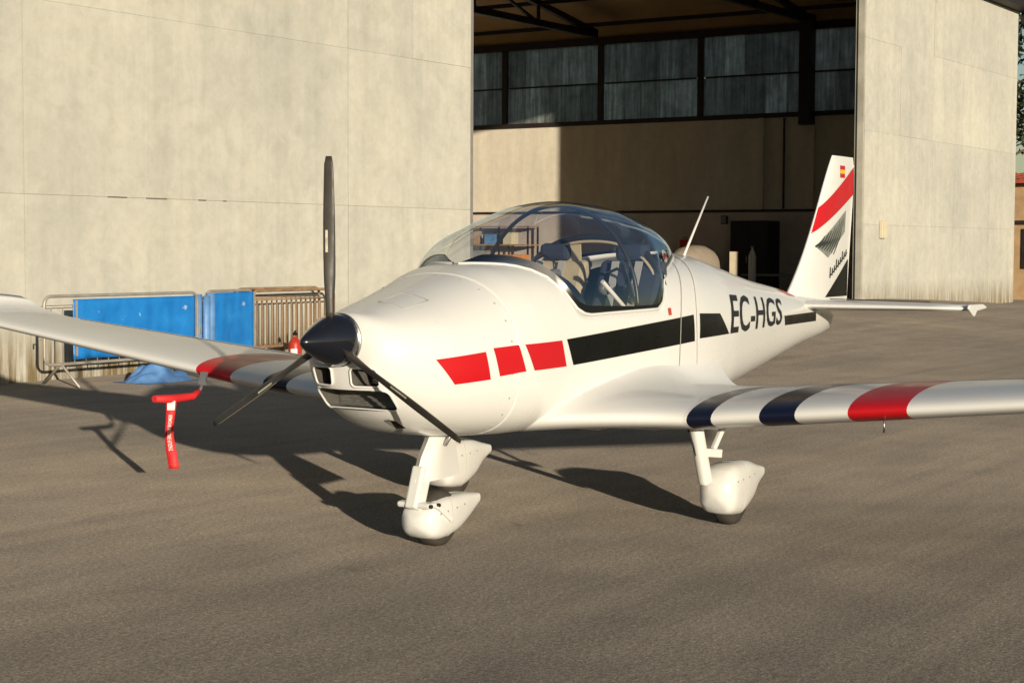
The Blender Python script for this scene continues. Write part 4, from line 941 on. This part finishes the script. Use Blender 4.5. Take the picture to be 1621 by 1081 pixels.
b = put('pallet_truck_load', -36.0, -18.6, 'stack of pale boxes on a pallet in the dim hangar', 'pallet load'); b.name = 'pallet'
mb = MB()
for k in range(5): mb.box(-.5, .5, -.5 + k * .22, -.38 + k * .22, .09, .12)
for x in (-.45, 0, .45): mb.box(x - .05, x + .05, -.5, .5, 0, .088)
mb.build('deck', M['cardboard'], b)
for (x, y, z, sx_, sy_, sz_, mm) in ((-.2, -.2, .122, .5, .5, .42, 'grey_box'), (.2, .25, .122, .5, .42, .5, 'cream_paint'), (-.1, -.15, .544, .45, .4, .35, 'cardboard')):
    mb = MB(); mb.box(x - sx_ / 2, x + sx_ / 2, y - sy_ / 2, y + sy_ / 2, z, z + sz_); mb.build('carton', M[mm], b, bevel=.01)
b = put('step_ladder', -38.2, -14.6, 'pale folding step ladder against the inner wall behind the tail', 'ladder')
for y in (-.25, .25):
    mb = MB(); mb.bar((.35, y, 0), (-.25, y * .7, 2.0), .05, .03); mb.build('stile', M['alu'], b)
for k in range(7):
    t = (k + .6) / 7; mb = MB(); x = .35 - .6 * t; w = .25 * (1 - .3 * t); mb.box(x - .05, x + .05, -w, w, 2.0 * t, 2.0 * t + .025); mb.build('tread', M['alu'], b)
b = put('tow_tractor', -33.6, -16.9, 'small white utility trailer parked in the hangar shade', 'trailer'); b.name = 'utility_trailer'
mb = MB(); mb.box(-.9, .9, -.5, .5, .35, .42); mb.build('bed', M['steel_dark'], b)
for (a0, a1, b0, b1) in ((-.9, .9, -.5, -.47), (-.9, .9, .47, .5), (-.9, -.87, -.469, .469), (.87, .9, -.469, .469)):
    mb = MB(); mb.box(a0, a1, b0, b1, .421, .80); mb.build('side_panel', M['print_white'], b)
for s_ in (-1, 1): tyre(0, s_ * .58, .24, .24, .14, b)
mb = MB(); mb.bar((.9, 0, .38), (1.6, 0, .30), .06); mb.bar((1.55, 0, 0), (1.55, 0, .34), .05); mb.build('drawbar', M['steel_dark'], b)

# ------------------------------------------------------------------ beyond the hangar's far corner
hs = tag(empty('outbuilding', (-45.5, -8.2, -.05)), 'low tan outbuilding with a red tiled roof past the hangar corner', 'building')
mb = MB(); mb.box(-4, 2.2, -4.5, 6.0, -.1, 3.5); mb.build('wall', M['brick'], hs)
mb = MB(); mb.prism([(-4.4, 3.503), (-.9, 3.82), (2.65, 3.503), (2.65, 3.62), (-.9, 3.94), (-4.4, 3.62)], 1, -4.9, 6.4); rf = mb.build('roof', M['roof_tile'], hs)
for k in range(26):
    y = -4.8 + k * .43; mb = MB(); mb.bar((2.66, y, 3.63), (-.85, y, 3.955), .16, .05); mb.build('tile_row', M['roof_tile'], rf)
for y in (-1.6, 1.2, 3.8):
    mb = MB(); mb.box(2.203, 2.26, y - .7, y + .7, .95, 2.15); f = mb.build('window', M['steel_dark'], hs); mb = MB(); mb.box(2.262, 2.27, y - .62, y + .62, 1.02, 2.08); mb.build('pane', M['window_dark'], f)
mb = MB(); mb.box(2.203, 2.28, -4.5, 6.0, 2.28, 2.40); mb.build('string_course', M['steel_dark'], hs)
def tree(x, y, h, r_, label, seed):
    rnd = random.Random(seed); t = tag(empty('broadleaf_tree', (x, y, -.3)), label, 'tree', 'trees beyond the hangar')
    mb = MB(); mb.tube([(0, 0, 0), (.15, .1, h * .3), (.05, .2, h * .62), (.1, .1, h * .85)], [.32, .24, .14, .05], 9); tips = []
    for k in range(9):
        a = k * 2.4; z = h * (.32 + .05 * k); L = r_ * rnd.uniform(.6, .95); p = (L * math.cos(a), L * math.sin(a), z + L * .5); tips.append(p); mb.tube([(.1, .1, z), (p[0] * .5, p[1] * .5, z + L * .3), p], [.10, .06, .02], 6)
    mb.build('trunk', M['bark'], t); mb = MB()
    cl = [(p, r_ * rnd.uniform(.3, .5)) for p in tips] + [((rnd.uniform(-.4, .4) * r_, rnd.uniform(-.4, .4) * r_, h * rnd.uniform(.55, .98)), r_ * rnd.uniform(.3, .5)) for _ in range(10)]
    for c, cr_ in cl:
        for _ in range(900):
            d = Vector((rnd.gauss(0, 1), rnd.gauss(0, 1), rnd.gauss(0, 1))).normalized() * cr_ * rnd.random() ** .45; p = Vector(c) + Vector((d.x, d.y, d.z * .75))
            a = Vector((rnd.gauss(0, 1), rnd.gauss(0, 1), rnd.gauss(0, 1))).normalized(); b_ = a.orthogonal().normalized(); s_ = rnd.uniform(.10, .22)
            mb.add([p + a * s_, p + b_ * s_ * .6, p - a * s_, p - b_ * s_ * .6], [(0, 1, 2, 3)])
    mb.build('crown', M['leaf'], t, recalc=False)
tree(-74, -22, 14.0, 5.0, 'tall dark tree standing behind the red roofed outbuilding', 1)
tree(-80, -10, 12.0, 5.2, 'broad dark tree to the right behind the outbuilding', 2)
tree(-90, -36, 15.5, 5.5, 'dark tree farthest back beyond the hangar corner', 3)
v = []; nx, ny = 40, 14
for j in range(ny + 1):
    for i in range(nx + 1):
        x = -700 + 900 * i / nx; y = -420 - 260 * j / ny; k = math.sin(math.pi * min(1, j / ny * .9 + .02)); v.append((x - 200, y + 150 if False else y, 55 * k * (.55 + .6 * noise.noise((x * .004, y * .004, 2))) - 1.5))
mb = MB(); mb.add(v, [(j * (nx + 1) + i, j * (nx + 1) + i + 1, (j + 1) * (nx + 1) + i + 1, (j + 1) * (nx + 1) + i) for j in range(ny) for i in range(nx)], 0, True)
o = mb.build('hills', M['hillgrass']); o['kind'] = 'structure'; o['label'] = 'low scrubby hills on the horizon behind the hangar'
